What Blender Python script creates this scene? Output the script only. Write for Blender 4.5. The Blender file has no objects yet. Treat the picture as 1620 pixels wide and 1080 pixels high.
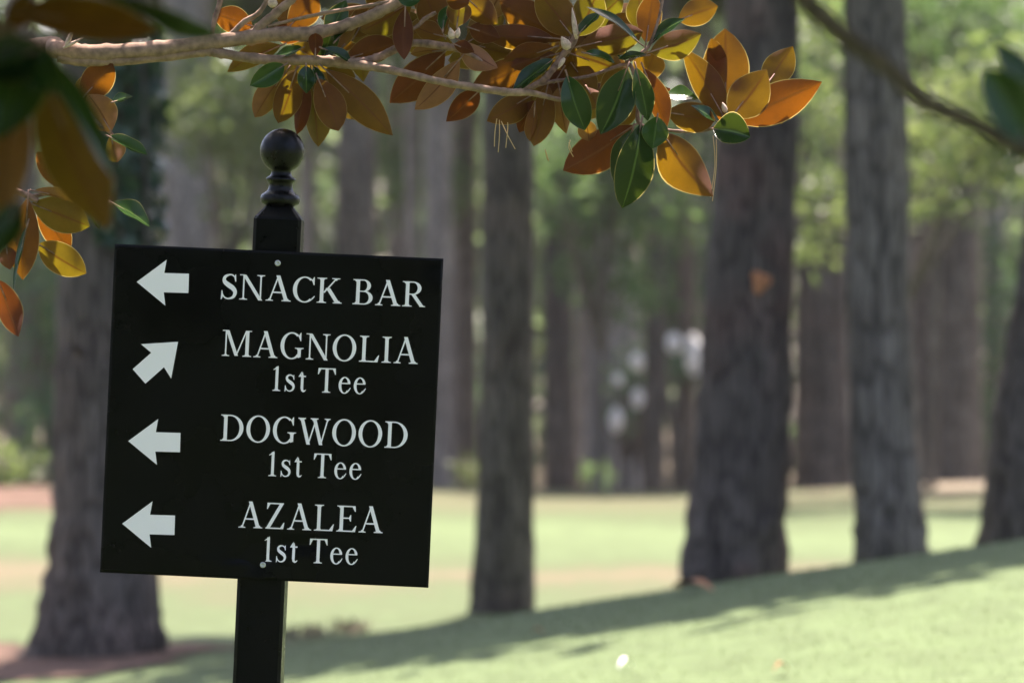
import bpy, bmesh, math, random
from mathutils import Vector, Matrix, Quaternion, noise

R = math.radians
rng = random.Random(7)
S = bpy.context.scene
COL = S.collection

# ------------------------------------------------------------------ camera
MPP = 0.00115            # metres in one photograph pixel at the sign's distance
DS = 8.0                 # camera to sign
EYE = 1.5
cam_d = bpy.data.cameras.new('camera')
cam = bpy.data.objects.new('camera', cam_d)
COL.objects.link(cam)
cam.location = (0, 0, EYE)
cam.rotation_euler = (R(90), 0, 0)
cam_d.sensor_width = 36
cam_d.lens = 36 * DS / (1620 * MPP)
cam_d.clip_start = 0.1
cam_d.clip_end = 3000
cam_d.dof.use_dof = True
cam_d.dof.focus_distance = DS + 0.03
cam_d.dof.aperture_fstop = 4.4
cam_d.dof.aperture_blades = 0
S.camera = cam

# ------------------------------------------------------------------ sky, sun, exposure
SUN_EL, SUN_AZ = 66, 14      # azimuth from straight ahead towards the right
world = bpy.data.worlds.new('World')
S.world = world
world.use_nodes = True
wn = world.node_tree
sky = wn.nodes.new('ShaderNodeTexSky')
sky.sky_type = 'NISHITA'
sky.sun_disc = False
sky.sun_elevation = R(SUN_EL)
sky.sun_rotation = R(SUN_AZ)
sky.air_density = 0.9
sky.dust_density = 3.0
wn.links.new(sky.outputs[0], wn.nodes['Background'].inputs[0])
wn.nodes['Background'].inputs[1].default_value = 0.10
sun_d = bpy.data.lights.new('sun', 'SUN')
sun_d.energy = 5.0
sun_d.angle = R(0.53)
sun_d.color = (1.0, 0.95, 0.86)
sun = bpy.data.objects.new('sun', sun_d)
COL.objects.link(sun)
sdir = Vector((math.sin(R(SUN_AZ)) * math.cos(R(SUN_EL)), math.cos(R(SUN_AZ)) * math.cos(R(SUN_EL)), math.sin(R(SUN_EL))))
sun.rotation_euler = (-sdir).to_track_quat('-Z', 'Y').to_euler()
sun.location = sdir * 60
vs = S.view_settings
vs.view_transform = 'Standard'
vs.look = 'None'
vs.exposure = 2.25
vs.use_white_balance = True
vs.white_balance_temperature = 6800
vs.white_balance_tint = 21
vs.gamma = 1
vs.use_curve_mapping = False
S.render.engine = 'CYCLES'
S.cycles.use_denoising = True
S.cycles.max_bounces = 8
S.cycles.diffuse_bounces = 4
S.cycles.transmission_bounces = 6
S.cycles.sample_clamp_indirect = 8

# ------------------------------------------------------------------ helpers
def at(px, py, d):
    """A photograph pixel at a distance, as a point of the place."""
    k = MPP * d / DS
    return Vector(((px - 810) * k, d, EYE - (py - 540) * k))

def link(name, me, mat=None, parent=None):
    o = bpy.data.objects.new(name, me)
    COL.objects.link(o)
    if mat is not None and me is not None and not me.materials:
        for m in (mat if isinstance(mat, (list, tuple)) else [mat]):
            me.materials.append(m)
    if parent is not None:
        o.parent = parent
    return o

def mesh(name, vs_, fs, smooth=True, mids=None, uvs=None):
    me = bpy.data.meshes.new(name)
    me.from_pydata([tuple(v) for v in vs_], [], fs)
    if smooth:
        me.polygons.foreach_set('use_smooth', [True] * len(me.polygons))
    if mids:
        me.polygons.foreach_set('material_index', mids)
    if uvs:
        ul = me.uv_layers.new(name='UVMap')
        flat = []
        for l in me.loops:
            flat.extend(uvs[l.vertex_index])
        ul.data.foreach_set('uv', flat)
    me.update()
    return me

def tag(o, label, cat, group=None, kind=None):
    if label: o['label'] = label
    if cat: o['category'] = cat
    if group: o['group'] = group
    if kind: o['kind'] = kind
    return o

def empty(name, loc=(0, 0, 0), rot=(0, 0, 0)):
    o = bpy.data.objects.new(name, None)
    o.empty_display_size = 0.1
    COL.objects.link(o)
    o.location = loc
    o.rotation_euler = rot
    return o

def catmull(pts, n):
    """Smooth a list of (Vector, radius)."""
    out = []
    P = [pts[0]] + list(pts) + [pts[-1]]
    for i in range(1, len(P) - 2):
        for k in range(n):
            t = k / n
            def f(a, b, c, d):
                return 0.5 * (2 * b + (c - a) * t + (2 * a - 5 * b + 4 * c - d) * t * t + (3 * b - a - 3 * c + d) * t ** 3)
            out.append((f(P[i - 1][0], P[i][0], P[i + 1][0], P[i + 2][0]), f(P[i - 1][1], P[i][1], P[i + 1][1], P[i + 2][1])))
    out.append(pts[-1])
    return out

class MB:
    def __init__(self):
        self.v, self.f, self.m = [], [], []
    def face(self, pts, mi=0):
        b = len(self.v)
        self.v += [Vector(p) for p in pts]
        self.f.append(tuple(range(b, b + len(pts))))
        self.m.append(mi)
    def tube(self, pts, seg=8, bump=0.0, mi=0, cap=True, seed=0):
        b = len(self.v)
        n = len(pts)
        side = None
        for i, (p, r) in enumerate(pts):
            t = (pts[min(i + 1, n - 1)][0] - pts[max(i - 1, 0)][0]).normalized()
            if side is None:
                ref = Vector((0, 1, 0)) if abs(t.y) < 0.9 else Vector((1, 0, 0))
                side = t.cross(ref).normalized()
            else:
                side = (side - t * side.dot(t)).normalized()
            up = t.cross(side)
            for k in range(seg):
                a = 2 * math.pi * k / seg
                d = side * math.cos(a) + up * math.sin(a)
                rr = r
                if bump:
                    rr *= 1 + bump * noise.noise(Vector((math.cos(a) * 2 + seed, math.sin(a) * 2, i * 0.55)))
                self.v.append(p + d * rr)
        for i in range(n - 1):
            for k in range(seg):
                k2 = (k + 1) % seg
                self.f.append((b + i * seg + k, b + i * seg + k2, b + (i + 1) * seg + k2, b + (i + 1) * seg + k))
                self.m.append(mi)
        if cap:
            self.f.append(tuple(b + k for k in reversed(range(seg)))); self.m.append(mi)
            self.f.append(tuple(b + (n - 1) * seg + k for k in range(seg))); self.m.append(mi)
    def box(self, x0, x1, y0, y1, z0, z1, mi=0):
        b = len(self.v)
        self.v += [Vector((x, y, z)) for z in (z0, z1) for y in (y0, y1) for x in (x0, x1)]
        for f in ((0, 2, 3, 1), (4, 5, 7, 6), (0, 1, 5, 4), (2, 6, 7, 3), (0, 4, 6, 2), (1, 3, 7, 5)):
            self.f.append(tuple(b + i for i in f)); self.m.append(mi)
    def build(self, name, mat=None, parent=None, smooth=True):
        return link(name, mesh(name, self.v, self.f, smooth, self.m), mat, parent)

# ------------------------------------------------------------------ materials
def newmat(name):
    m = bpy.data.materials.new(name)
    m.use_nodes = True
    m.node_tree.nodes.clear()
    return m, m.node_tree.nodes, m.node_tree.links

def N(nodes, typ, **kw):
    n = nodes.new(typ)
    for k, v in kw.items():
        if k.startswith('i_'):
            key = k[2:].replace('_', ' ')
            n.inputs[key].default_value = v
        else:
            setattr(n, k, v)
    return n

def ramp(nodes, stops, interp='LINEAR'):
    n = nodes.new('ShaderNodeValToRGB')
    cr = n.color_ramp
    cr.interpolation = interp
    while len(cr.elements) < len(stops):
        cr.elements.new(0.5)
    for e, (p, c) in zip(cr.elements, stops):
        e.position = p
        e.color = (c[0], c[1], c[2], 1) if not isinstance(c, float) else (c, c, c, 1)
    return n

def c4(c): return (c[0], c[1], c[2], 1)

def plain(name, col, rough=0.5, spec=0.5, nscale=0, namt=0.1, bump=0.0, metal=0.0):
    m, n, l = newmat(name)
    out = N(n, 'ShaderNodeOutputMaterial')
    p = N(n, 'ShaderNodeBsdfPrincipled', i_Roughness=rough, i_Metallic=metal)
    p.inputs['Specular IOR Level'].default_value = spec
    p.inputs['Base Color'].default_value = c4(col)
    l.new(p.outputs[0], out.inputs[0])
    if nscale:
        tc = N(n, 'ShaderNodeTexCoord')
        nz = N(n, 'ShaderNodeTexNoise', i_Scale=nscale, i_Detail=6.0)
        l.new(tc.outputs['Object'], nz.inputs['Vector'])
        r = ramp(n, [(0.3, [c * (1 - namt) for c in col]), (0.7, [min(1, c * (1 + namt)) for c in col])])
        l.new(nz.outputs[0], r.inputs[0])
        l.new(r.outputs[0], p.inputs['Base Color'])
        rr = ramp(n, [(0.3, float(max(0, rough - 0.12))), (0.7, float(min(1, rough + 0.12)))])
        l.new(nz.outputs[0], rr.inputs[0])
        l.new(rr.outputs[0], p.inputs['Roughness'])
        if bump:
            b = N(n, 'ShaderNodeBump', i_Strength=bump, i_Distance=0.002)
            l.new(nz.outputs[0], b.inputs['Height'])
            l.new(b.outputs[0], p.inputs['Normal'])
    return m

def bark_mat(name, dark, light, warm=(0.10, 0.055, 0.04), scale=1.0, warm_amt=0.35):
    """Plated pine bark: stretched cells with dark furrows, greys and a reddish tint in patches."""
    m, n, l = newmat(name)
    out = N(n, 'ShaderNodeOutputMaterial')
    p = N(n, 'ShaderNodeBsdfPrincipled', i_Roughness=0.9)
    p.inputs['Specular IOR Level'].default_value = 0.15
    l.new(p.outputs[0], out.inputs[0])
    tc = N(n, 'ShaderNodeTexCoord')
    mp = N(n, 'ShaderNodeMapping')
    mp.inputs['Scale'].default_value = (26 * scale, 26 * scale, 5 * scale)
    l.new(tc.outputs['Object'], mp.inputs[0])
    nz0 = N(n, 'ShaderNodeTexNoise', i_Scale=1.2, i_Detail=4.0)
    l.new(mp.outputs[0], nz0.inputs['Vector'])
    mv = N(n, 'ShaderNodeMix', data_type='VECTOR')
    mv.inputs[0].default_value = 0.25
    l.new(mp.outputs[0], mv.inputs[4]); l.new(nz0.outputs['Color'], mv.inputs[5])
    vo = N(n, 'ShaderNodeTexVoronoi', feature='DISTANCE_TO_EDGE', i_Scale=1.0)
    l.new(mv.outputs[1], vo.inputs['Vector'])
    vc = N(n, 'ShaderNodeTexVoronoi', i_Scale=1.0)
    l.new(mv.outputs[1], vc.inputs['Vector'])
    nz = N(n, 'ShaderNodeTexNoise', i_Scale=3.0, i_Detail=7.0, i_Roughness=0.7)
    l.new(mp.outputs[0], nz.inputs['Vector'])
    big = N(n, 'ShaderNodeTexNoise', i_Scale=1.6, i_Detail=3.0)
    l.new(tc.outputs['Object'], big.inputs['Vector'])
    plate = ramp(n, [(0.25, dark), (0.75, light)])
    l.new(nz.outputs[0], plate.inputs[0])
    wm = N(n, 'ShaderNodeMix', data_type='RGBA')
    wm.inputs[7].default_value = c4(warm)
    wr = ramp(n, [(0.5, 0.0), (0.72, float(warm_amt))])
    l.new(big.outputs[0], wr.inputs[0]); l.new(wr.outputs[0], wm.inputs[0])
    l.new(plate.outputs[0], wm.inputs[6])
    mp2 = N(n, 'ShaderNodeMapping'); mp2.inputs['Scale'].default_value = (9, 9, 1.6)
    l.new(tc.outputs['Object'], mp2.inputs[0])
    st = N(n, 'ShaderNodeTexNoise', i_Scale=1.0, i_Detail=5.0, i_Roughness=0.65); l.new(mp2.outputs[0], st.inputs['Vector'])
    sr = ramp(n, [(0.32, 0.62), (0.5, 1.0), (0.68, 1.5)]); l.new(st.outputs[0], sr.inputs[0])
    m0 = N(n, 'ShaderNodeMix', data_type='RGBA', blend_type='MULTIPLY'); m0.inputs[0].default_value = 1.0
    l.new(wm.outputs[2], m0.inputs[6]); l.new(sr.outputs[0], m0.inputs[7])
    fr = ramp(n, [(0.0, 0.45), (0.16, 1.0)])
    l.new(vo.outputs['Distance'], fr.inputs[0])
    mul = N(n, 'ShaderNodeMix', data_type='RGBA', blend_type='MULTIPLY')
    mul.inputs[0].default_value = 1.0
    l.new(m0.outputs[2], mul.inputs[6]); l.new(fr.outputs[0], mul.inputs[7])
    l.new(mul.outputs[2], p.inputs['Base Color'])
    b = N(n, 'ShaderNodeBump', i_Strength=0.9, i_Distance=0.02)
    l.new(fr.outputs[0], b.inputs['Height'])
    l.new(b.outputs[0], p.inputs['Normal'])
    return m

def foliage_mat(name, cols, trans, tf=0.45, rough=0.55):
    """Leaf clumps: colour differs from object to object and from clump to clump, light passes through."""
    m, n, l = newmat(name)
    out = N(n, 'ShaderNodeOutputMaterial')
    geo = N(n, 'ShaderNodeNewGeometry')
    r = ramp(n, [(i / (len(cols) - 1), c) for i, c in enumerate(cols)])
    l.new(geo.outputs['Random Per Island'], r.inputs[0])
    p = N(n, 'ShaderNodeBsdfPrincipled', i_Roughness=rough)
    p.inputs['Specular IOR Level'].default_value = 0.35
    l.new(r.outputs[0], p.inputs['Base Color'])
    t = N(n, 'ShaderNodeBsdfTranslucent')
    mx = N(n, 'ShaderNodeMix', data_type='RGBA', blend_type='MULTIPLY')
    mx.inputs[0].default_value = 1
    mx.inputs[7].default_value = c4(trans)
    l.new(r.outputs[0], mx.inputs[6])
    l.new(mx.outputs[2], t.inputs[0])
    ms = N(n, 'ShaderNodeMixShader')
    ms.inputs[0].default_value = tf
    l.new(p.outputs[0], ms.inputs[1]); l.new(t.outputs[0], ms.inputs[2])
    l.new(ms.outputs[0], out.inputs[0])
    return m

def magnolia_mat():
    m, n, l = newmat('magnolia_leaf')
    out = N(n, 'ShaderNodeOutputMaterial')
    geo = N(n, 'ShaderNodeNewGeometry')
    oi = N(n, 'ShaderNodeObjectInfo')
    uv = N(n, 'ShaderNodeUVMap')
    sep = N(n, 'ShaderNodeSeparateXYZ')
    l.new(uv.outputs[0], sep.inputs[0])
    # distance from the midrib 0..1
    s1 = N(n, 'ShaderNodeMath', operation='MULTIPLY_ADD'); s1.inputs[1].default_value = 2; s1.inputs[2].default_value = -1
    l.new(sep.outputs[0], s1.inputs[0])
    ab = N(n, 'ShaderNodeMath', operation='ABSOLUTE'); l.new(s1.outputs[0], ab.inputs[0])
    # slanting side veins
    va = N(n, 'ShaderNodeMath', operation='MULTIPLY_ADD'); va.inputs[1].default_value = -0.22
    l.new(ab.outputs[0], va.inputs[0]); l.new(sep.outputs[1], va.inputs[2])
    vm = N(n, 'ShaderNodeMath', operation='MULTIPLY'); vm.inputs[1].default_value = 70
    l.new(va.outputs[0], vm.inputs[0])
    vsn = N(n, 'ShaderNodeMath', operation='SINE'); l.new(vm.outputs[0], vsn.inputs[0])
    vein = ramp(n, [(0.86, 0.0), (1.0, 1.0)]); l.new(vsn.outputs[0], vein.inputs[0])
    rib = ramp(n, [(0.03, 1.0), (0.075, 0.0)]); l.new(ab.outputs[0], rib.inputs[0])
    edge = ramp(n, [(0.94, 0.0), (0.985, 1.0)]); l.new(ab.outputs[0], edge.inputs[0])
    tc = N(n, 'ShaderNodeTexCoord')
    nz = N(n, 'ShaderNodeTexNoise', i_Scale=26.0, i_Detail=6.0, i_Roughness=0.65)
    l.new(tc.outputs['Object'], nz.inputs['Vector'])
    nf = N(n, 'ShaderNodeTexNoise', i_Scale=420.0, i_Detail=3.0)
    l.new(tc.outputs['Object'], nf.inputs['Vector'])
    # upper side
    tr = ramp(n, [(0.0, (0.008, 0.024, 0.008)), (0.5, (0.012, 0.036, 0.010)), (1.0, (0.030, 0.070, 0.014))])
    l.new(oi.outputs['Random'], tr.inputs[0])
    tm = N(n, 'ShaderNodeMix', data_type='RGBA'); tm.inputs[7].default_value = (0.07, 0.12, 0.03, 1)
    ta = N(n, 'ShaderNodeMath', operation='MAXIMUM'); l.new(rib.outputs[0], ta.inputs[0])
    vh = N(n, 'ShaderNodeMath', operation='MULTIPLY'); vh.inputs[1].default_value = 0.05; l.new(vein.outputs[0], vh.inputs[0])
    l.new(vh.outputs[0], ta.inputs[1])
    l.new(ta.outputs[0], tm.inputs[0]); l.new(tr.outputs[0], tm.inputs[6])
    top = N(n, 'ShaderNodeBsdfPrincipled', i_Roughness=0.16)
    top.inputs['Specular IOR Level'].default_value = 0.28
    l.new(tm.outputs[2], top.inputs['Base Color'])
    bmp = N(n, 'ShaderNodeBump', i_Strength=0.2, i_Distance=0.0025)
    bh = N(n, 'ShaderNodeMath', operation='ADD'); l.new(ta.outputs[0], bh.inputs[0]); l.new(nz.outputs[0], bh.inputs[1])
    l.new(bh.outputs[0], bmp.inputs['Height']); l.new(bmp.outputs[0], top.inputs['Normal'])
    # felted rusty underside
    br = ramp(n, [(0.0, (0.060, 0.013, 0.007)), (0.5, (0.11, 0.024, 0.009)), (0.85, (0.15, 0.038, 0.015)), (1.0, (0.26, 0.11, 0.065))])
    l.new(oi.outputs['Random'], br.inputs[0])
    bn = ramp(n, [(0.3, 0.72), (0.75, 1.15)]); l.new(nz.outputs[0], bn.inputs[0])
    bm = N(n, 'ShaderNodeMix', data_type='RGBA', blend_type='MULTIPLY'); bm.inputs[0].default_value = 1
    l.new(br.outputs[0], bm.inputs[6]); l.new(bn.outputs[0], bm.inputs[7])
    b2 = N(n, 'ShaderNodeMix', data_type='RGBA'); b2.inputs[7].default_value = (0.13, 0.045, 0.016, 1)
    l.new(ta.outputs[0], b2.inputs[0]); l.new(bm.outputs[2], b2.inputs[6])
    bot = N(n, 'ShaderNodeBsdfPrincipled', i_Roughness=0.75)
    bot.inputs['Specular IOR Level'].default_value = 0.25
    l.new(b2.outputs[2], bot.inputs['Base Color'])
    bb = N(n, 'ShaderNodeBump', i_Strength=0.3, i_Distance=0.001)
    l.new(nf.outputs[0], bb.inputs['Height']); l.new(bb.outputs[0], bot.inputs['Normal'])
    surf = N(n, 'ShaderNodeMixShader')
    l.new(geo.outputs['Backfacing'], surf.inputs[0]); l.new(top.outputs[0], surf.inputs[1]); l.new(bot.outputs[0], surf.inputs[2])
    # light through the blade
    th = ramp(n, [(0.0, (0.26, 0.070, 0.004)), (0.3, (0.28, 0.140, 0.005)), (0.65, (0.21, 0.200, 0.007)), (1.0, (0.31, 0.165, 0.008))])
    l.new(oi.outputs['Random'], th.inputs[0])
    t1 = N(n, 'ShaderNodeMix', data_type='RGBA', blend_type='MULTIPLY'); t1.inputs[0].default_value = 0.8
    l.new(th.outputs[0], t1.inputs[6]); l.new(bn.outputs[0], t1.inputs[7])
    t2 = N(n, 'ShaderNodeMix', data_type='RGBA'); t2.inputs[7].default_value = (0.12, 0.045, 0.004, 1)
    l.new(rib.outputs[0], t2.inputs[0]); l.new(t1.outputs[2], t2.inputs[6])
    t3 = N(n, 'ShaderNodeMix', data_type='RGBA'); t3.inputs[6].default_value = (0.035, 0.055, 0.006, 1)
    l.new(geo.outputs['Backfacing'], t3.inputs[0]); l.new(t2.outputs[2], t3.inputs[7])
    t4 = N(n, 'ShaderNodeMix', data_type='RGBA'); t4.inputs[7].default_value = (0.75, 0.62, 0.22, 1)
    l.new(edge.outputs[0], t4.inputs[0]); l.new(t3.outputs[2], t4.inputs[6])
    trn = N(n, 'ShaderNodeBsdfTranslucent')
    l.new(t4.outputs[2], trn.inputs[0])
    fin = N(n, 'ShaderNodeMixShader'); fin.inputs[0].default_value = 0.26
    l.new(surf.outputs[0], fin.inputs[1]); l.new(trn.outputs[0], fin.inputs[2])
    l.new(fin.outputs[0], out.inputs[0])
    return m

def lawn_mat():
    m, n, l = newmat('lawn_turf')
    out = N(n, 'ShaderNodeOutputMaterial')
    p = N(n, 'ShaderNodeBsdfPrincipled', i_Roughness=0.85)
    p.inputs['Specular IOR Level'].default_value = 0.2
    l.new(p.outputs[0], out.inputs[0])
    tc = N(n, 'ShaderNodeTexCoord')
    sep = N(n, 'ShaderNodeSeparateXYZ'); l.new(tc.outputs['Object'], sep.inputs[0])
    mp = N(n, 'ShaderNodeMapping'); mp.inputs['Scale'].default_value = (0.45, 0.16, 1)
    l.new(tc.outputs['Object'], mp.inputs[0])
    n1 = N(n, 'ShaderNodeTexNoise', i_Scale=1.0, i_Detail=5.0, i_Roughness=0.6); l.new(mp.outputs[0], n1.inputs['Vector'])
    n2 = N(n, 'ShaderNodeTexNoise', i_Scale=5.0, i_Detail=5.0, i_Roughness=0.7); l.new(tc.outputs['Object'], n2.inputs['Vector'])
    n3 = N(n, 'ShaderNodeTexNoise', i_Scale=60.0, i_Detail=4.0, i_Roughness=0.7); l.new(tc.outputs['Object'], n3.inputs['Vector'])
    # how dry: bands across the fairway, mown and worn, broken by noise
    mr = N(n, 'ShaderNodeMapRange'); mr.inputs[1].default_value = 12; mr.inputs[2].default_value = 52
    wob = N(n, 'ShaderNodeMath', operation='MULTIPLY_ADD'); wob.inputs[1].default_value = 9; 
    l.new(n1.outputs[0], wob.inputs[0]); l.new(sep.outputs[1], wob.inputs[2])
    sb = N(n, 'ShaderNodeMath', operation='SUBTRACT'); sb.inputs[1].default_value = 4.5
    l.new(wob.outputs[0], sb.inputs[0]); l.new(sb.outputs[0], mr.inputs[0])
    bands = ramp(n, [(0.0, 0.10), (0.12, 0.12), (0.24, 0.24), (0.33, 0.30), (0.40, 0.80), (0.47, 0.25), (0.56, 0.10), (0.64, 0.35), (0.74, 0.60), (0.86, 0.55), (1.0, 0.9)])
    l.new(mr.outputs[0], bands.inputs[0])
    ad = N(n, 'ShaderNodeMath', operation='MULTIPLY_ADD'); ad.inputs[1].default_value = 0.9
    l.new(n2.outputs[0], ad.inputs[0])
    ad2 = N(n, 'ShaderNodeMath', operation='ADD'); ad2.inputs[1].default_value = -0.45
    l.new(bands.outputs[0], ad2.inputs[0]); l.new(ad2.outputs[0], ad.inputs[2])
    col = ramp(n, [(0.0, (0.068, 0.103, 0.036)), (0.3, (0.039, 0.060, 0.017)), (0.58, (0.052, 0.056, 0.021)), (0.9, (0.092, 0.067, 0.036))])
    l.new(ad.outputs[0], col.inputs[0])
    fine = ramp(n, [(0.3, 0.85), (0.7, 1.12)]); l.new(n3.outputs[0], fine.inputs[0])
    mu = N(n, 'ShaderNodeMix', data_type='RGBA', blend_type='MULTIPLY'); mu.inputs[0].default_value = 1
    l.new(col.outputs[0], mu.inputs[6]); l.new(fine.outputs[0], mu.inputs[7])
    l.new(mu.outputs[2], p.inputs['Base Color'])
    b = N(n, 'ShaderNodeBump', i_Strength=0.12, i_Distance=0.012)
    l.new(n3.outputs[0], b.inputs['Height']); l.new(b.outputs[0], p.inputs['Normal'])
    return m

MAT = {}
MAT['lawn'] = lawn_mat()
MAT['straw'] = plain('pine_straw', (0.085, 0.053, 0.038), 0.95, 0.1, nscale=30, namt=0.55, bump=0.6)
MAT['litter'] = plain('forest_litter', (0.12, 0.10, 0.07), 0.95, 0.1, nscale=3, namt=0.5)
MAT['panel'] = plain('sign_black_paint', (0.0020, 0.0020, 0.0022), 0.28, 0.12, nscale=6, namt=0.12)
MAT['print'] = plain('white_vinyl', (0.90, 0.84, 0.89), 0.5, 0.3)
MAT['post'] = plain('post_black_paint', (0.0025, 0.0025, 0.0028), 0.36, 0.1, nscale=60, namt=0.3, bump=0.25)
MAT['finial'] = plain('finial_black_gloss', (0.0035, 0.0032, 0.0035), 0.34, 0.2, nscale=90, namt=0.25, bump=0.35)
MAT['steel'] = plain('screw_steel', (0.55, 0.55, 0.56), 0.4, 0.5, metal=1.0)
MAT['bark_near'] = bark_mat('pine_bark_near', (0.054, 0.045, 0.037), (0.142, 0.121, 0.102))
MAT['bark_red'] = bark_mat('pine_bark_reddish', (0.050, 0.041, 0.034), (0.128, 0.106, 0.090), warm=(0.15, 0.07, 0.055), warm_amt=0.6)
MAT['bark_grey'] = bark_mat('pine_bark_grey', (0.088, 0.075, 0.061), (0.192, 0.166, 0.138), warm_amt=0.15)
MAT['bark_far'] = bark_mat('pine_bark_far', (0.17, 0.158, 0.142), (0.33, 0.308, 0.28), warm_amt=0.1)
MAT['patch_pale'] = bark_mat('pale_patch_tone', (0.22, 0.21, 0.19), (0.42, 0.41, 0.38), warm_amt=0.05)
MAT['scar'] = plain('bare_wood', (0.36, 0.15, 0.07), 0.9, 0.1, nscale=40, namt=0.4)
MAT['magbark'] = plain('magnolia_bark', (0.25, 0.158, 0.11), 0.85, 0.2, nscale=70, namt=0.38, bump=0.5)
MAT['twig'] = plain('magnolia_twig', (0.22, 0.13, 0.10), 0.8, 0.2, nscale=90, namt=0.5, bump=0.5)
MAT['shadetwig'] = plain('shaded_branch', (0.085, 0.062, 0.045), 0.85, 0.2, nscale=60, namt=0.4, bump=0.5)  # twig bark with the near bough's shade put into a darker colour
MAT['bud'] = plain('downy_bud', (0.50, 0.36, 0.28), 0.9, 0.2, nscale=200, namt=0.25)
MAT['leaf'] = magnolia_mat()
MAT['pine'] = foliage_mat('pine_needles', [(0.030, 0.060, 0.020), (0.05, 0.085, 0.025), (0.075, 0.10, 0.03)], (1.2, 1.4, 0.6), 0.3)
MAT['green'] = foliage_mat('bush_leaves', [(0.065, 0.11, 0.052), (0.09, 0.14, 0.064), (0.115, 0.165, 0.078)], (1.25, 1.4, 0.9), 0.5)
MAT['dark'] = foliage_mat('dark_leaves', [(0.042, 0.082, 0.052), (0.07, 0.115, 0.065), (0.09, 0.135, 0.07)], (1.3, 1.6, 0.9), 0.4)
MAT['yellow'] = foliage_mat('yellowgreen_leaves', [(0.085, 0.12, 0.052), (0.11, 0.145, 0.062), (0.14, 0.165, 0.08)], (1.25, 1.35, 0.85), 0.5)
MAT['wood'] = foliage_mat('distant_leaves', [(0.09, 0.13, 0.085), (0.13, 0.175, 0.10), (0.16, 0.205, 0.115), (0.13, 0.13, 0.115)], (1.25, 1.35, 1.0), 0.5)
MAT['ivy'] = foliage_mat('ivy_leaves', [(0.018, 0.045, 0.022), (0.03, 0.06, 0.028), (0.05, 0.08, 0.04)], (1.2, 1.5, 0.7), 0.3, 0.25)
MAT['white'] = plain('white_petal_gap_spot', (0.80, 0.80, 0.78), 0.7, 0.2)  # fallen petal, also the added white spots for bright gaps
MAT['needle'] = plain('dry_needle', (0.50, 0.33, 0.18), 0.7, 0.3)
MAT['brown_leaf'] = plain('dry_leaf', (0.28, 0.14, 0.07), 0.85, 0.2, nscale=20, namt=0.3)

# ------------------------------------------------------------------ ground
def sstep(a, b, x):
    t = max(0.0, min(1.0, (x - a) / (b - a)))
    return t * t * (3 - 2 * t)

def gz(x, y):
    a = 0.18 + 0.19 * (x + 0.93)
    h = 0.06 * math.log(1 + math.exp(max(-40, min(40, a / 0.06))))
    h = 1.3 * math.tanh(h / 1.3)
    if y < 18:
        u = (18 - y) / 6
        f = 1 - 0.35 * u * u if u < 1 else 0.65 - 0.5 * (1 - math.exp(-(u - 1) * 1.4))
        f = max(0.15, f)
    else:
        f = 1 - sstep(18, 23.5, y)
    z = h * f
    z += 0.035 * noise.noise(Vector((x * 0.28, y * 0.2, 0.3))) * sstep(20, 26, y)
    z += 0.012 * noise.noise(Vector((x * 0.9, y * 0.6, 2.3)))
    z += 0.14 * noise.noise(Vector((x * 0.22 + 3.1, y * 0.05, 7.7))) * sstep(36, 45, y)
    z -= 1.4 * sstep(45.6, 61, y)
    return z

def axis(core, step, far):
    a, b = core
    n = int(round((b - a) / step))
    mid = [a + (b - a) * i / n for i in range(n + 1)]
    lo, hi, s = [], [], step * 2
    p = a
    while p > -far:
        p -= s; lo.append(p); s *= 1.5
    p, s = b, step * 2
    while p < far:
        p += s; hi.append(p); s *= 1.5
    return list(reversed(lo)) + mid + hi

def sheet(name, xs, ys, mat, lift=0.0, keep=None):
    v = [(x, y, gz(x, y) + lift) for y in ys for x in xs]
    w = len(xs)
    f = [(j * w + i, j * w + i + 1, (j + 1) * w + i + 1, (j + 1) * w + i) for j in range(len(ys) - 1) for i in range(w - 1)]
    if keep:
        f = [q for q in f if keep(sum(v[k][0] for k in q) / 4, sum(v[k][1] for k in q) / 4)]
    o = link(name, mesh(name, v, f), mat)
    o['kind'] = 'structure'
    return o

xs = axis((-9, 9), 0.22, 150)
ys_all = axis((1.0, 50.2), 0.2, 150)
sheet('lawn', xs, [y for y in ys_all if y <= 50.2 + 1e-6], MAT['lawn'])
sheet('forest_floor', xs, [y for y in ys_all if y >= 50.2 - 1e-6], MAT['litter'])

def blob(cx, cy, rx, ry, seed):
    def k(x, y):
        d = math.hypot((x - cx) / rx, (y - cy) / ry)
        return d + 0.45 * noise.noise(Vector((x * 1.1 + seed, y * 1.1, 0))) + 0.2 * noise.noise(Vector((x * 4 + seed, y * 4, 0))) < 1
    return k

def fr(a, b, s):
    n = int((b - a) / s)
    return [a + (b - a) * i / n for i in range(n + 1)]
b1 = sheet('pine_straw_bed', fr(-5.2, -0.9, 0.09), fr(18.4, 23.0, 0.09), MAT['straw'], 0.008, blob(-3.2, 20.6, 1.9, 1.5, 3))
b2 = sheet('pine_straw_bank', fr(-9, -3.2, 0.15), fr(34.5, 48, 0.15), MAT['straw'], 0.008, blob(-6.2, 42, 2.0, 5.0, 9))
b3 = sheet('worn_soil_patch', fr(3.0, 9, 0.15), fr(40, 48, 0.15), MAT['litter'], 0.008, blob(5.6, 45, 2.2, 2.0, 5))

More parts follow.
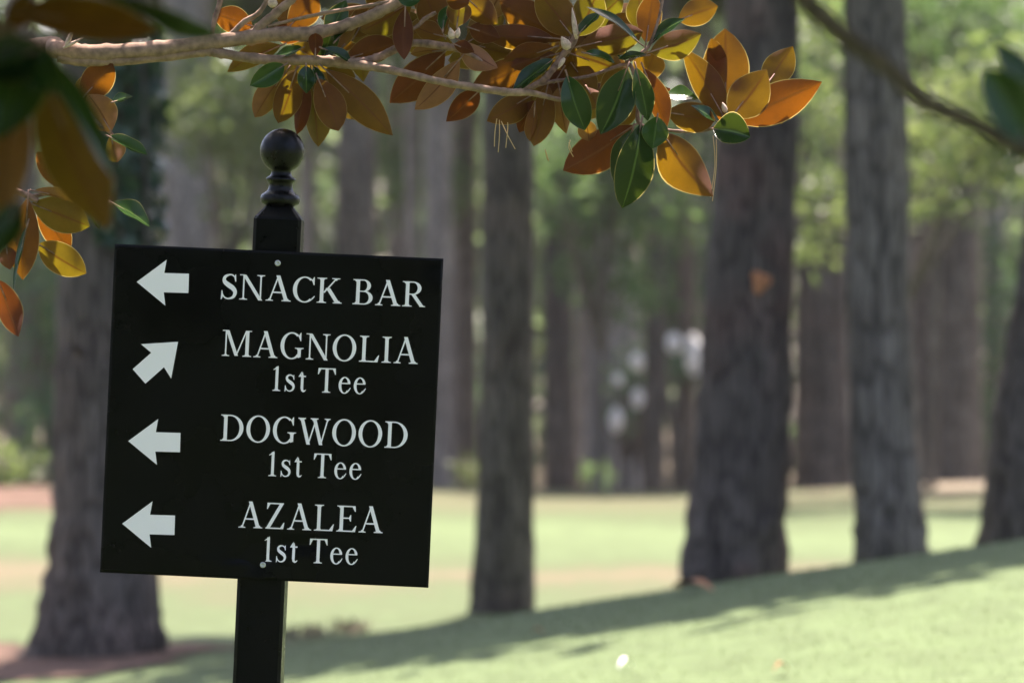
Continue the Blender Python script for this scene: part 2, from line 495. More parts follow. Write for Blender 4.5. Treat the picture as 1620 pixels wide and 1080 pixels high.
# fallen needles and short blades give the turf its nap
def turf_blades():
    v, f = [], []
    r = random.Random(11)
    for i in range(42000):
        y = 9.5 + 12.5 * r.random() ** 0.8
        hw = 0.125 * y + 0.5
        x = r.uniform(-hw, hw)
        z = gz(x, y)
        a = r.uniform(0, math.pi * 2)
        h = r.uniform(0.006, 0.016)
        w = r.uniform(0.0015, 0.003)
        dx, dy = math.cos(a) * w, math.sin(a) * w
        lx, ly = r.uniform(-0.012, 0.012), r.uniform(-0.012, 0.012)
        b = len(v)
        v += [(x - dx, y - dy, z - 0.002), (x + dx, y + dy, z - 0.002), (x + lx, y + ly, z + h)]
        f.append((b, b + 1, b + 2))
    return mesh('turf_blades', v, f, False)
MAT['blade'] = foliage_mat('grass_blade', [(0.07, 0.11, 0.042), (0.085, 0.12, 0.05), (0.11, 0.125, 0.06)], (1.1, 1.1, 0.9), 0.4, 0.6)
tag(link('grass', turf_blades(), MAT['blade']), 'short mown grass covering the near slope', 'grass', kind='stuff')

# ------------------------------------------------------------------ pines
def clump_mesh(name, n, rad, size, seed, hole=0.0):
    """Needle clumps spread through an egg-shaped crown about the origin."""
    r = random.Random(seed)
    v, f = [], []
    puffs = []
    for k in range(34):
        while True:
            p = Vector((r.uniform(-1, 1), r.uniform(-1, 1), r.uniform(-1, 1)))
            if p.length < 1: break
        puffs.append(Vector((p.x * rad[0], p.y * rad[1], p.z * rad[2])) * 0.85)
    for i in range(n):
        c = puffs[r.randrange(len(puffs))]
        s = 0.30 * min(rad)
        p = c + Vector((r.gauss(0, s), r.gauss(0, s), r.gauss(0, s * 0.8)))
        d = Vector((r.uniform(-1, 1), r.uniform(-1, 1), r.uniform(-0.6, 1))).normalized()
        e = d.orthogonal().normalized()
        e.rotate(Quaternion(d, r.uniform(0, 6.28)))
        L = size * r.uniform(0.6, 1.4)
        W = L * r.uniform(0.35, 0.55)
        b = len(v)
        v += [p - d * L * 0.5, p + e * W * 0.5, p + d * L * 0.5, p - e * W * 0.5]
        f.append((b, b + 1, b + 2, b + 3))
    return mesh(name, v, f, False)

CROWNS = [clump_mesh('crown', 6500, (2.3, 2.3, 3.0), 0.48, 20 + i) for i in range(3)]

def pine(name, d, ctrl, mat, label, group='pine trunks of the wood', height=15.0, crown=True, seg=28, flare=1.0, crown_h=None, crown_s=1.0, thick=1.0):
    """A pine: ctrl holds (centre x, y, width) in photograph pixels at distance d, top first."""
    k = MPP * d / DS
    pts = sorted([(EYE - (py - 540) * k, (px - 810) * k, w * k * 0.5 * thick) for px, py, w in ctrl])
    z0, x0, r0 = pts[0]
    z1, x1, r1 = pts[-1]
    slope = (x1 - x0) / max(0.2, z1 - z0)
    gx = x0
    gzv = gz(gx, d)
    if z0 > gzv + 0.02:
        gx = x0 - slope * (z0 - gzv)
        gzv = gz(gx, d)
    root = empty(name, (gx, d, gzv))
    ctl = [(Vector((gx - gx, 0, -0.25)), r0 * 1.2 * flare), (Vector((0, 0, 0.0)), r0 * 1.04 * flare)]
    for z, x, r in pts:
        if z - gzv > 0.25:
            ctl.append((Vector((x - gx, 0, z - gzv)), r))
    top = ctl[-1][0]
    H = height
    bend = rng.uniform(-0.25, 0.25)
    rt = ctl[-1][1]
    for q in (0.35, 0.7, 1.0):
        zz = top.z + (H - top.z) * q
        ctl.append((Vector((top.x + slope * (zz - top.z) * 0.4 + bend * q, rng.uniform(-.1, .1), zz)), max(0.03, rt * (1 - 0.85 * q))))
    mb = MB()
    sm = catmull(ctl, 9)
    sd = rng.uniform(0, 50)
    mb.tube(sm, seg, 0.10, seed=sd)
    ph = rng.uniform(0, 6)
    for p in mb.v:                       # root swellings at the foot
        if p.z < 0.6 and seg > 20:
            k_ = (1 - max(0, p.z) / 0.6) ** 2
            a_ = math.atan2(p.y, p.x)
            q_ = 1 + k_ * (0.10 * math.sin(5 * a_ + ph) + 0.07 * math.sin(3 * a_ + 2 * ph))
            p.x *= q_; p.y *= q_
    tr = mb.build('trunk', mat, root)
    if crown:
        cz = crown_h if crown_h else H - 3.0
        cx = ctl[-2][0].x
        lm = MB()
        for q in range(7):
            a = rng.uniform(0, 6.28); zz = cz - 2.2 + q * 0.7
            L = rng.uniform(1.2, 2.0) * crown_s
            s0 = Vector((cx, 0, zz)); e0 = s0 + Vector((math.cos(a) * L, math.sin(a) * L, 0.5))
            lm.tube([(s0, 0.05), ((s0 + e0) / 2 + Vector((0, 0, .12)), 0.035), (e0, 0.012)], 6)
        lm.build('limbs', mat, root)
        co = link('crown', CROWNS[rng.randrange(3)], MAT['pine'], root)
        co.location = (cx, 0, cz)
        co.rotation_euler = (0, 0, rng.uniform(0, 6.28))
        co.scale = (crown_s, crown_s, crown_s)
    tag(root, label, 'tree', group)
    return root

G1, G2 = 'large pines near the sign', 'pines at the edge of the wood'
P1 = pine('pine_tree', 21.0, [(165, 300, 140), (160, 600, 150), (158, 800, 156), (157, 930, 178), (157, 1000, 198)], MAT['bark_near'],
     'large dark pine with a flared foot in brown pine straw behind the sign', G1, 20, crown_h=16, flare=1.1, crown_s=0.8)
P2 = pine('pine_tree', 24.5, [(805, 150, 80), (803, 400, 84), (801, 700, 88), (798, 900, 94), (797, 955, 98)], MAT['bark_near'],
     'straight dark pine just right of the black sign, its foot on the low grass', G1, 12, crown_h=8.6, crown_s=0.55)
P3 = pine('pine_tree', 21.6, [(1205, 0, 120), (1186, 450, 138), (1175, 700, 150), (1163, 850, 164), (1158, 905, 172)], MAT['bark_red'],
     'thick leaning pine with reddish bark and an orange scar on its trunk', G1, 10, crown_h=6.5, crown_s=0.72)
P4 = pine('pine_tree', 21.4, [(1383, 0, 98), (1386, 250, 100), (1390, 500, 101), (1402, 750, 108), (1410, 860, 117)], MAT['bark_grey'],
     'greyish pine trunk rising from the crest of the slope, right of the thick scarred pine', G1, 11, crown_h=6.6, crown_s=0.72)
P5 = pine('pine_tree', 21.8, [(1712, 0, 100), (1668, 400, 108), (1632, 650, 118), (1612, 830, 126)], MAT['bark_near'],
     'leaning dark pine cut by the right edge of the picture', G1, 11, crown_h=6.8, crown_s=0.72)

# bark scar on the thick pine
sc = MB()
c0 = at(1199, 447, 21.6)
cl = c0 - P3.location
rr_ = 0.5 * 138 * MPP * 21.6 / DS
ax_x = at(1186, 447, 21.6).x - P3.location.x
ring = []
for j, (q, dep) in enumerate(((1.0, 0.0), (0.72, 0.012), (0.0, 0.006))):
    for i in range(14):
        a = 2 * math.pi * i / 14
        s = 0.046 * q * (1 + 0.25 * math.sin(3 * a + 1))
        x, z = cl.x + s * math.cos(a), cl.z + 1.15 * s * math.sin(a)
        yy = -math.sqrt(max(0.0, (rr_ * 1.07) ** 2 - (x - ax_x) ** 2)) - 0.004 - dep
        sc.v.append(Vector((x, yy, z)))
for j in range(2):
    for i in range(14):
        sc.f.append((j * 14 + i, j * 14 + (i + 1) % 14, (j + 1) * 14 + (i + 1) % 14, (j + 1) * 14 + i)); sc.m.append(0)
scar = sc.build('scar', MAT['scar'], P3)
scar['label'] = 'orange bare wood scar'

far = [
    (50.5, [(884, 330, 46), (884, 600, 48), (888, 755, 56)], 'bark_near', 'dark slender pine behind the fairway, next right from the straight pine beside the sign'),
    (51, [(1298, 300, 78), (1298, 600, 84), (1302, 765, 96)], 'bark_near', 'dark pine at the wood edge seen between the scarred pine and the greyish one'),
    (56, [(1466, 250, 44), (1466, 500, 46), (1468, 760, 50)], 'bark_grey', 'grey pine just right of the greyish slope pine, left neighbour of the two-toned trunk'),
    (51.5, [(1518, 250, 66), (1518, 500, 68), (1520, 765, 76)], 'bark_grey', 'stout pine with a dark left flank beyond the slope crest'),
    (50, [(1042, 250, 30), (1038, 500, 33), (1034, 765, 38)], 'bark_near', 'thin upright pine among the white gap spots, left of the scarred pine'),
    (58, [(955, 350, 44), (952, 600, 48), (950, 750, 54)], 'bark_far', 'pale grey pine left of the white gap spots, half veiled by green leaves'),
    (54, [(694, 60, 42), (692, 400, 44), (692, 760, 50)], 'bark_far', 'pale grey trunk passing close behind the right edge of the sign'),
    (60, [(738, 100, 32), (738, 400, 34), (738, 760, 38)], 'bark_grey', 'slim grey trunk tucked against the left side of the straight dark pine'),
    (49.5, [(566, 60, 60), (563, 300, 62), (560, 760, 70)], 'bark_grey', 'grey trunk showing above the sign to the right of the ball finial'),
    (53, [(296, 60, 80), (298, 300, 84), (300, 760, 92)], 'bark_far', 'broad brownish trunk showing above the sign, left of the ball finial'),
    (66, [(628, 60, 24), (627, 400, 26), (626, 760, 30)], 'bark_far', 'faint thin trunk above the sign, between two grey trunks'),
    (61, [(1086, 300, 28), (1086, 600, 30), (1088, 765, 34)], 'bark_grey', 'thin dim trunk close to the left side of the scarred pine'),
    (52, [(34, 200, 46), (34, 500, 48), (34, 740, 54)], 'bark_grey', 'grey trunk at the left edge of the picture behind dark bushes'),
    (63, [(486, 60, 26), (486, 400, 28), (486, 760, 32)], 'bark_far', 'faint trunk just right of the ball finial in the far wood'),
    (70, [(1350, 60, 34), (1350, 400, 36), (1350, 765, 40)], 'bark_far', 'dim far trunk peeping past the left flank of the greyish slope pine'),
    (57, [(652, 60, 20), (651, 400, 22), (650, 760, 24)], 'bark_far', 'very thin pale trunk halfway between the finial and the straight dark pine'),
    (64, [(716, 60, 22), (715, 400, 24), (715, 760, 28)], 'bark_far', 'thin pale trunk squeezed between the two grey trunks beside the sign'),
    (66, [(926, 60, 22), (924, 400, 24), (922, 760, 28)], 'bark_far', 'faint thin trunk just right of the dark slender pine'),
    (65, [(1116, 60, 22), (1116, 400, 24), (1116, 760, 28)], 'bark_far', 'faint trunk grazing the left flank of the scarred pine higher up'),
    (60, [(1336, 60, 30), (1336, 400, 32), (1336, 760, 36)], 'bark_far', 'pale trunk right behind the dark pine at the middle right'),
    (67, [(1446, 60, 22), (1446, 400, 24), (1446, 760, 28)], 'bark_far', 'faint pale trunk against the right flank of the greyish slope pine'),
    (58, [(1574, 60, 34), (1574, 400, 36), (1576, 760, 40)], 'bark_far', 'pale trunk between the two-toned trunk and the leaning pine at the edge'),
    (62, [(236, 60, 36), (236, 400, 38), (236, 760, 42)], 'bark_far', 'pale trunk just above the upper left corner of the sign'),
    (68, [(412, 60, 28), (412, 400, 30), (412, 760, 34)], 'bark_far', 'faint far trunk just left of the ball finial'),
]
for d, ctl, mt, lab in far:
    pine('pine_tree', d, ctl, MAT[mt], lab, G2, rng.uniform(11.5, 13), seg=14, crown_h=rng.uniform(8.8, 9.8), crown_s=rng.uniform(0.5, 0.62))
pine('pale_patch_shape', 62, [(994, 560, 40), (992, 680, 46), (990, 760, 54)], MAT['patch_pale'],
     'short pale trunk shape added for the pale patch below the white spots', None, 5.0, crown=False, seg=14)  # made-up trunk standing in for a pale patch of the gap

# ------------------------------------------------------------------ undergrowth and small trees of the wood
def leaf_puffs(puffs, per, size, seed, squash=0.85):
    r = random.Random(seed)
    v, f = [], []
    for (c, rad) in puffs:
        n = int(per * rad * rad)
        for i in range(n):
            while True:
                p = Vector((r.uniform(-1, 1), r.uniform(-1, 1), r.uniform(-1, 1)))
                if 0.15 < p.length < 1: break
            p = p * (0.75 + 0.35 * r.random())
            p = c + Vector((p.x * rad, p.y * rad, p.z * rad * squash))
            nrm = Vector((r.gauss(0, 0.7), r.gauss(0, 0.7), r.gauss(0.5, 0.6))).normalized()
            a = nrm.orthogonal().normalized(); a.rotate(Quaternion(nrm, r.uniform(0, 6.28)))
            b_ = nrm.cross(a)
            L = size * r.uniform(0.6, 1.5); W = L * r.uniform(0.4, 0.65)
            b = len(v)
            v += [p - a * L * 0.5, p - a * L * 0.05 + b_ * W * 0.5, p + a * L * 0.5 + nrm * L * -0.12, p - a * L * 0.05 - b_ * W * 0.5]
            f.append((b, b + 1, b + 2, b + 3))
    return mesh('crown', v, f, False)

def small_tree(name, d, boxes, mat, label, cat, seed, per=520, size=0.11, stem_mat='bark_grey', stems=1, group=None, radius=(0.35, 0.75)):
    """boxes: crown regions (x0, y0, x1, y1, how many puffs) in photograph pixels at distance d."""
    r = random.Random(seed)
    puffs = []
    for (x0, y0, x1, y1, n) in boxes:
        a, b = at(x0, y0, d), at(x1, y1, d)
        for i in range(n):
            rad = r.uniform(*radius)
            puffs.append((Vector((r.uniform(a.x, b.x), d + r.uniform(-1.1, 1.1), r.uniform(b.z, a.z))), rad))
    cx = sum(p[0].x for p in puffs) / len(puffs)
    g = gz(cx, d)
    base = Vector((cx, d, g))
    root = empty(name, base)
    puffs = [(p - base, q) for p, q in puffs]
    puffs = [(Vector((p.x, p.y, max(p.z, q * 0.6))), q) for p, q in puffs]
    mb = MB()
    zlo = min(p.z for p, q in puffs)
    for s in range(stems):
        off = Vector((r.uniform(-.12, .12), r.uniform(-.12, .12), 0)) * (stems - 1)
        fork = Vector((r.uniform(-.15, .15), 0, max(0.15, zlo * 0.7)))
        mb.tube(catmull([(off + Vector((0, 0, -0.1)), 0.055), (off * 0.7 + fork * 0.5, 0.045), (fork, 0.04)], 4), 8, 0.1)
        for (p, q) in r.sample(puffs, min(len(puffs), 9)):
            mb.tube(catmull([(fork, 0.03), ((fork + p) / 2 + Vector((r.uniform(-.1, .1), 0, .1)), 0.02), (p, 0.008)], 4), 6)
    mb.build('trunk' if stems == 1 else 'stems', MAT[stem_mat], root)
    link('crown', leaf_puffs(puffs, per, size, seed), MAT[mat], root)
    tag(root, label, cat, group)
    return root

U = 'small leafy trees under the pines'
small_tree('understory_tree', 47, [(235, 70, 440, 230, 15), (330, 220, 470, 330, 4)], 'yellow', 'light green leafy tree above the sign, left of the ball finial', 'tree', 1, group=U)
small_tree('understory_tree', 59, [(590, 30, 690, 340, 15)], 'green', 'soft green tree between the grey trunks right of the ball finial', 'tree', 2, group=U)
small_tree('understory_tree', 46, [(850, 150, 1010, 330, 15), (935, 330, 1030, 470, 6)], 'green', 'mid green tree hanging over the gap right of the straight dark pine', 'tree', 3, group=U)
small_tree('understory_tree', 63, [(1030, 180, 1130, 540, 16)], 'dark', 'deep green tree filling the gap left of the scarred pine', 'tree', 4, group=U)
small_tree('understory_tree', 40, [(1260, 0, 1330, 380, 8), (1420, 130, 1610, 290, 15)], 'yellow', 'sunlit yellowish tree whose crown hangs behind the greyish slope pine', 'tree', 5, group=U)
small_tree('understory_tree', 44, [(1280, -40, 1640, 130, 22)], 'green', 'bright green crown across the top right corner behind the pines', 'tree', 6, group=U)
small_tree('understory_tree', 57, [(1545, 330, 1640, 740, 14)], 'dark', 'dark green bush behind the leaning pine at the right edge', 'shrub', 7, group=U)
small_tree('shrub', 50, [(40, 420, 130, 720, 14)], 'dark', 'tall dark green bush left of the large flared pine', 'shrub', 8, stems=3)
small_tree('shrub', 47, [(-30, 715, 60, 760, 6)], 'yellow', 'low yellow-green bush at the left edge on the straw bank', 'shrub', 9, stems=3, radius=(0.2, 0.4))
small_tree('shrub', 49, [(728, 735, 756, 765, 3)], 'yellow', 'tiny yellow-green shrub at the foot of the slim grey trunk', 'shrub', 10, stems=2, radius=(0.14, 0.24), size=0.08, per=900)
small_tree('shrub', 50, [(925, 735, 955, 762, 3)], 'green', 'tiny green shrub at the wood edge left of the pale trunk', 'shrub', 11, stems=2, radius=(0.14, 0.26), size=0.08, per=900)
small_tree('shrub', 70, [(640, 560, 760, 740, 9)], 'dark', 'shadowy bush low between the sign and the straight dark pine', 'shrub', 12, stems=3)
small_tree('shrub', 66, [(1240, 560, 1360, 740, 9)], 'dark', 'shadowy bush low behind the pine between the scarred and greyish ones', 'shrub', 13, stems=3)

# white spots made up for bright gaps in the wood, carried on shrubs
sb = small_tree('gap_light_shrub', 56, [(960, 560, 1030, 690, 7)], 'dark', 'dark shrub carrying white spots added for bright gaps in the wood', 'shrub', 14, stems=3, radius=(0.25, 0.42))
sb2 = small_tree('gap_light_shrub', 57.5, [(1060, 520, 1100, 600, 4)], 'dark', 'shrub carrying two white spots added for bright gaps hard by the scarred pine', 'shrub', 15, stems=2, radius=(0.2, 0.35))
def gap_spot(root, px, py, d, rx, rz, seed):
    r = random.Random(seed)
    c = at(px, py, d) - root.location
    v, f = [], []
    for i in range(170):
        n_ = Vector((r.gauss(0, 1), r.gauss(0, 1), r.gauss(0, 1))).normalized()
        p = c + Vector((n_.x * rx, n_.y * rx, n_.z * rz)) * r.uniform(0.8, 1.05)
        a = n_.orthogonal().normalized(); a.rotate(Quaternion(n_, r.uniform(0, 6.28))); b_ = n_.cross(a)
        s = 0.035 * r.uniform(0.7, 1.3)
        b = len(v)
        v += [p - a * s, p - b_ * s + n_ * .01, p + a * s, p + b_ * s + n_ * .01]
        f.append((b, b + 1, b + 2, b + 3))
    link('gap_spot', mesh('gap_spot', v, f, False), MAT['white'], root)
for i, (px, py, rx, rz) in enumerate(((1008, 572, .075, .10), (978, 600, .05, .06), (1009, 630, .055, .11), (975, 664, .07, .15))):
    gap_spot(sb, px, py, 54.5, rx, rz, 40 + i)
for i, (px, py, rx, rz) in enumerate(((1066, 543, .09, .12), (1097, 560, .10, .26))):
    gap_spot(sb2, px, py, 56, rx, rz, 60 + i)

# far wood: one mass of foliage closing the view
def far_wood():
    r = random.Random(31)
    v, f = [], []
    puffs = []
    for i in range(620):
        y = r.uniform(80, 122)
        puffs.append((Vector((r.uniform(-30, 30), y, r.uniform(-0.8, 17))), r.uniform(1.2, 2.4)))
    for c, rad in puffs:
        for k in range(120):
            p = Vector((r.gauss(0, .5), r.gauss(0, .5), r.gauss(0, .45))) * rad + c
            nrm = Vector((r.gauss(0, .7), r.gauss(0, .7), r.gauss(.5, .6))).normalized()
            a = nrm.orthogonal().normalized(); a.rotate(Quaternion(nrm, r.uniform(0, 6.28))); b_ = nrm.cross(a)
            L = r.uniform(.2, .5); W = L * .5
            b = len(v)
            v += [p - a * L, p + b_ * W, p + a * L, p - b_ * W]
            f.append((b, b + 1, b + 2, b + 3))
    return mesh('far_woodland', v, f, False)
def ring_wood():  # unseen woodland added to cut skylight and reflections, kept low behind the camera
    r = random.Random(32)
    v, f = [], []
    spots = [(r.uniform(-34, 34), r.uniform(-36, -17)) for i in range(150)]
    spots += [(r.choice((-1, 1)) * r.uniform(21, 30), r.uniform(-20, 75)) for i in range(150)]
    for x, y in spots:
        c, rad = Vector((x, y, r.uniform(-0.3, 3.0 if y < 0 else 8))), r.uniform(1.6, 2.8)
        for k in range(60):
            p = Vector((r.gauss(0, .5), r.gauss(0, .5), r.gauss(0, .45))) * rad + c
            nrm = Vector((r.gauss(0, .7), r.gauss(0, .7), r.gauss(.5, .6))).normalized()
            a = nrm.orthogonal().normalized(); a.rotate(Quaternion(nrm, r.uniform(0, 6.28))); b_ = nrm.cross(a)
            L = r.uniform(.4, .8); W = L * .5
            b = len(v)
            v += [p - a * L, p + b_ * W, p + a * L, p - b_ * W]
            f.append((b, b + 1, b + 2, b + 3))
    return mesh('screening_woodland', v, f, False)
tag(link('screening_woodland', ring_wood(), MAT['wood']), 'unseen leafy woodland added around the course to dim the sky', 'woodland', kind='stuff')
tag(link('far_woodland', far_wood(), MAT['wood']), 'mass of distant blurred woodland foliage behind the trunks', 'woodland', kind='stuff')

# ivy on the left pine
def ivy():
    r = random.Random(5)
    v, f = [], []
    for i in range(650):
        py = 40 + 350 * r.random() ** 1.2
        k = MPP * 21 / DS
        z = EYE - (py - 540) * k
        cxp = 163; rad = 72 * k
        a = r.gauss(-1.0, 0.5)
        x = (cxp - 810) * k + math.sin(-a) * (rad + r.uniform(0.0, 0.09))
        y = 21 - math.cos(a) * (rad + r.uniform(0.0, 0.09))
        p = Vector((x, y, z))
        nrm = Vector((math.sin(-a) + r.gauss(0, .4), -math.cos(a) + r.gauss(0, .4), r.gauss(.5, .4))).normalized()
        t = nrm.orthogonal().normalized(); t.rotate(Quaternion(nrm, r.uniform(0, 6.28))); b_ = nrm.cross(t)
        s = r.uniform(.025, .055)
        b = len(v)
        v += [p - t * s, p - b_ * s * .8, p + t * s * 1.2, p + b_ * s * .8]
        f.append((b, b + 1, b + 2, b + 3))
    return mesh('leaves', v, f, False)
iv = empty('ivy_vine', (P1.location.x + 0.15, 20.75, P1.location.z))
io = link('leaves', ivy(), MAT['ivy'], iv)
io.matrix_parent_inverse = Matrix.Translation(-iv.location)
mb = MB()
mb.tube(catmull([(Vector((.16, .1, 0)), .012), (Vector((.10, .07, 1.2)), .010), (Vector((.09, .04, 2.4)), .008), (Vector((0.05, 0.03, 3.4)), .005)], 6), 6)
mb.build('stem', MAT['bark_near'], iv)
tag(iv, 'dark glossy ivy climbing the large flared pine at the left', 'ivy')

# ------------------------------------------------------------------ the sign
TH = R(2.6)
GX, GY = 376.5, 1714.0
zg = EYE - (GY - 540) * MPP
sign = empty('signpost', ((GX - 810) * MPP, DS + 0.004, zg), (0, TH, R(-1.6)))
tag(sign, 'black wooden signpost with ball finial and square black direction sign', 'signpost')
def sl(px, py):
    dx, dy = px - GX, GY - py
    return ((dx * math.cos(TH) - dy * math.sin(TH)) * MPP, (dx * math.sin(TH) + dy * math.cos(TH)) * MPP)

# post: chamfered 4x4 with a small bevel and a pyramid shoulder
hw = 0.0435
cz_sh = sl(440, 180 + 735 / 4.5)[1]
cz_top = sl(440, 180 + 655 / 4.5)[1]
pb = MB()
def octo(h, c, z):
    return [Vector((x, y + hw, z)) for x, y in ((-h + c, -h), (h - c, -h), (h, -h + c), (h, h - c), (h - c, h), (-h + c, h), (-h, h - c), (-h, -h + c))]
levels = [(hw, .006, -0.15), (hw, .006, 0.6), (hw, .006, 1.1), (hw, .006, cz_sh - .004), (hw - .002, .006, cz_sh), (0.0245, .004, cz_top)]
for i, (h, c, z) in enumerate(levels):
    pb.v += octo(h, c, z)
for i in range(len(levels) - 1):
    for k in range(8):
        pb.f.append((i * 8 + k, i * 8 + (k + 1) % 8, (i + 1) * 8 + (k + 1) % 8, (i + 1) * 8 + k)); pb.m.append(0)
pb.f.append(tuple(range((len(levels) - 1) * 8, len(levels) * 8))); pb.m.append(0)
pb.build('post', MAT['post'], sign, smooth=False)
# turned finial
prof = [(655, 96), (650, 104), (643, 120), (634, 134), (618, 142), (600, 143), (584, 140), (570, 130), (560, 112), (553, 106), (546, 96), (532, 90), (512, 85), (496, 86), (484, 90), (476, 100), (466, 107), (456, 107), (448, 98), (436, 80), (424, 74), (410, 72)]
ballc, br_ = 256, 160
a0 = math.asin(72 / br_)
for i in range(17):
    a = math.pi - a0 - (math.pi - a0) * i / 16
    prof.append((ballc - br_ * math.cos(a), br_ * math.sin(a)))
fb = MB()
seg = 40
zs = lambda zy: sl(440, 180 + zy / 4.5)[1]
for (zy, r) in prof:
    z, rad = zs(zy), r / 4.5 * MPP
    for k in range(seg):
        a = 2 * math.pi * k / seg
        fb.v.append(Vector((rad * math.cos(a), hw + rad * math.sin(a), z)))
for i in range(len(prof) - 1):
    for k in range(seg):
        fb.f.append((i * seg + k, i * seg + (k + 1) % seg, (i + 1) * seg + (k + 1) % seg, (i + 1) * seg + k)); fb.m.append(0)
fb.build('finial', MAT['finial'], sign)

# panel with a dent round the lower screw
pu, pw = sl(430.25, 657)
PW, PH = 520.5 * MPP, 519.5 * MPP
screw_px = [(440.2, 416.4), (416.6, 892.8)]
su, sw = sl(*screw_px[1])
def dent(u, w):
    dx, dz = u - su, w - sw
    e = 0.0075 * math.exp(-((dx + .012) ** 2 + (dz - .016) ** 2) / (2 * .017 ** 2))
    e += 0.004 * math.exp(-((dx + .05) / .03) ** 2 - ((dz - .018 - .18 * dx) / .007) ** 2)
    e -= 0.0028 * math.exp(-((dx + .05) / .05) ** 2 - ((dz - .002) / .009) ** 2)
    e += 0.0028 * math.exp(-((dx - .07) / .05) ** 2 - ((dz - .04) / .012) ** 2)
    e += 0.0012 * noise.noise(Vector((u * 6, w * 6, 1.7)))
    tu, tw = sl(700, 412)
    e += 0.006 * math.exp(-((u - tu) ** 2 + (w - tw) ** 2) / (2 * .022 ** 2))
    return min(e, 0.0095)
ng = 110
v, f = [], []
for j in range(ng + 1):
    for i in range(ng + 1):
        u = pu - PW / 2 + PW * i / ng; w = pw - PH / 2 + PH * j / ng
        v.append((u, -0.0125 + dent(u, w), w))
nf_ = len(v)
for j in range(ng):
    for i in range(ng):
        f.append((j * (ng + 1) + i, j * (ng + 1) + i + 1, (j + 1) * (ng + 1) + i + 1, (j + 1) * (ng + 1) + i))
edge = [i for i in range(ng + 1)] + [j * (ng + 1) + ng for j in range(1, ng + 1)] + [ng * (ng + 1) + i for i in range(ng - 1, -1, -1)] + [j * (ng + 1) for j in range(ng - 1, 0, -1)]
for i in edge:
    v.append((v[i][0], v[i][1] + 0.0028, v[i][2]))
m_ = len(edge)
for k in range(m_):
    f.append((edge[k], nf_ + k, nf_ + (k + 1) % m_, edge[(k + 1) % m_]))
f.append(tuple(nf_ + k for k in reversed(range(m_))))
me = mesh('sign_panel', v, f, True)
for p in list(me.polygons)[ng * ng:]:
    p.use_smooth = False
panel = link('sign_panel', me, MAT['panel'], sign)

def pt(u, w, off=0.0):
    return Vector((u, -0.0125 + dent(u, w) - 0.0006 - off, w))

# arrows
def arrow(tip, ang, L):
    """Swept block arrow; ang turns it from pointing left, clockwise in the picture."""
    shape = [(0, 0), (.565, .44), (.525, .185), (1.0, .185), (1.0, -.185), (.525, -.185), (.565, -.44)]
    tu, tw = sl(*tip)
    ca, sa = math.cos(ang), math.sin(ang)
    pts = []
    for x, y in shape:
        x *= L * MPP; y *= L * MPP
        pts.append(pt(tu + x * ca + y * sa, tw - x * sa + y * ca))
    mb = MB()
    b = len(mb.v); mb.v += pts
    mb.f = [(0, 6, 5), (0, 5, 2), (0, 2, 1), (2, 5, 4, 3)]; mb.m = [0] * 4
    o = mb.build('arrow', MAT['print'], panel, False)
    return o
Z5 = lambda x, y: (140 + x / 1.862, 360 + y / 1.862)
arrow(Z5(143, 160), R(-1.0), 82.5)
a2 = arrow(Z5(265, 336), R(180 - 41.8 - 2.3), 82.5)
arrow(Z5(118, 628), R(-1.0), 82.5)
arrow(Z5(100, 871), R(-1.0), 83.5)

# lettering: serif capitals and small letters drawn as outlines, cap height 1
T_, H_ = 0.150, 0.060
def quad(x0, y0, x1, y1, w):
    return [(x0 - w / 2, y0), (x0 + w / 2, y0), (x1 + w / 2, y1), (x1 - w / 2, y1)]
def serif(x, y, half, s, w):
    """s=+1 foot on the baseline, -1 hanging from the top."""
    return [(x - half, y), (x + half, y), (x + half, y + .03 * s), (x + w / 2 + .03, y + .05 * s), (x + w / 2, y + .10 * s), (x - w / 2, y + .10 * s), (x - w / 2 - .03, y + .05 * s), (x - half, y + .03 * s)]
def arc(cx, cy, rx, ry, tx, ty, a0, a1, n=22):
    out = []
    for i in range(n):
        t0, t1 = R(a0 + (a1 - a0) * i / n), R(a0 + (a1 - a0) * (i + 1) / n)
        o = lambda t: (cx + rx * math.cos(t), cy + ry * math.sin(t))
        q = lambda t: (cx + (rx - tx) * math.cos(t), cy + (ry - ty) * math.sin(t))
        out.append([o(t0), o(t1), q(t1), q(t0)])
    return out
def bar(x0, x1, y0, y1):
    return [(x0, y0), (x1, y0), (x1, y1), (x0, y1)]
def stroke(pts):
    """A pen line with its own width at each point: (x, y, width)."""
    out = []
    L = []
    for i, (x, y, w) in enumerate(pts):
        a, b = pts[max(0, i - 1)], pts[min(len(pts) - 1, i + 1)]
        dx, dy = b[0] - a[0], b[1] - a[1]
        m = math.hypot(dx, dy) or 1
        L.append(((x - dy / m * w / 2, y + dx / m * w / 2), (x + dy / m * w / 2, y - dx / m * w / 2)))
    for i in range(len(L) - 1):
        out.append([L[i][0], L[i][1], L[i + 1][1], L[i + 1][0]])
    return out
def smooth(pts, n=6):
    q = catmull([(Vector((x, y, w)), 0.0) for x, y, w in pts], n)
    return [(p.x, p.y, p.z) for p, _ in q]

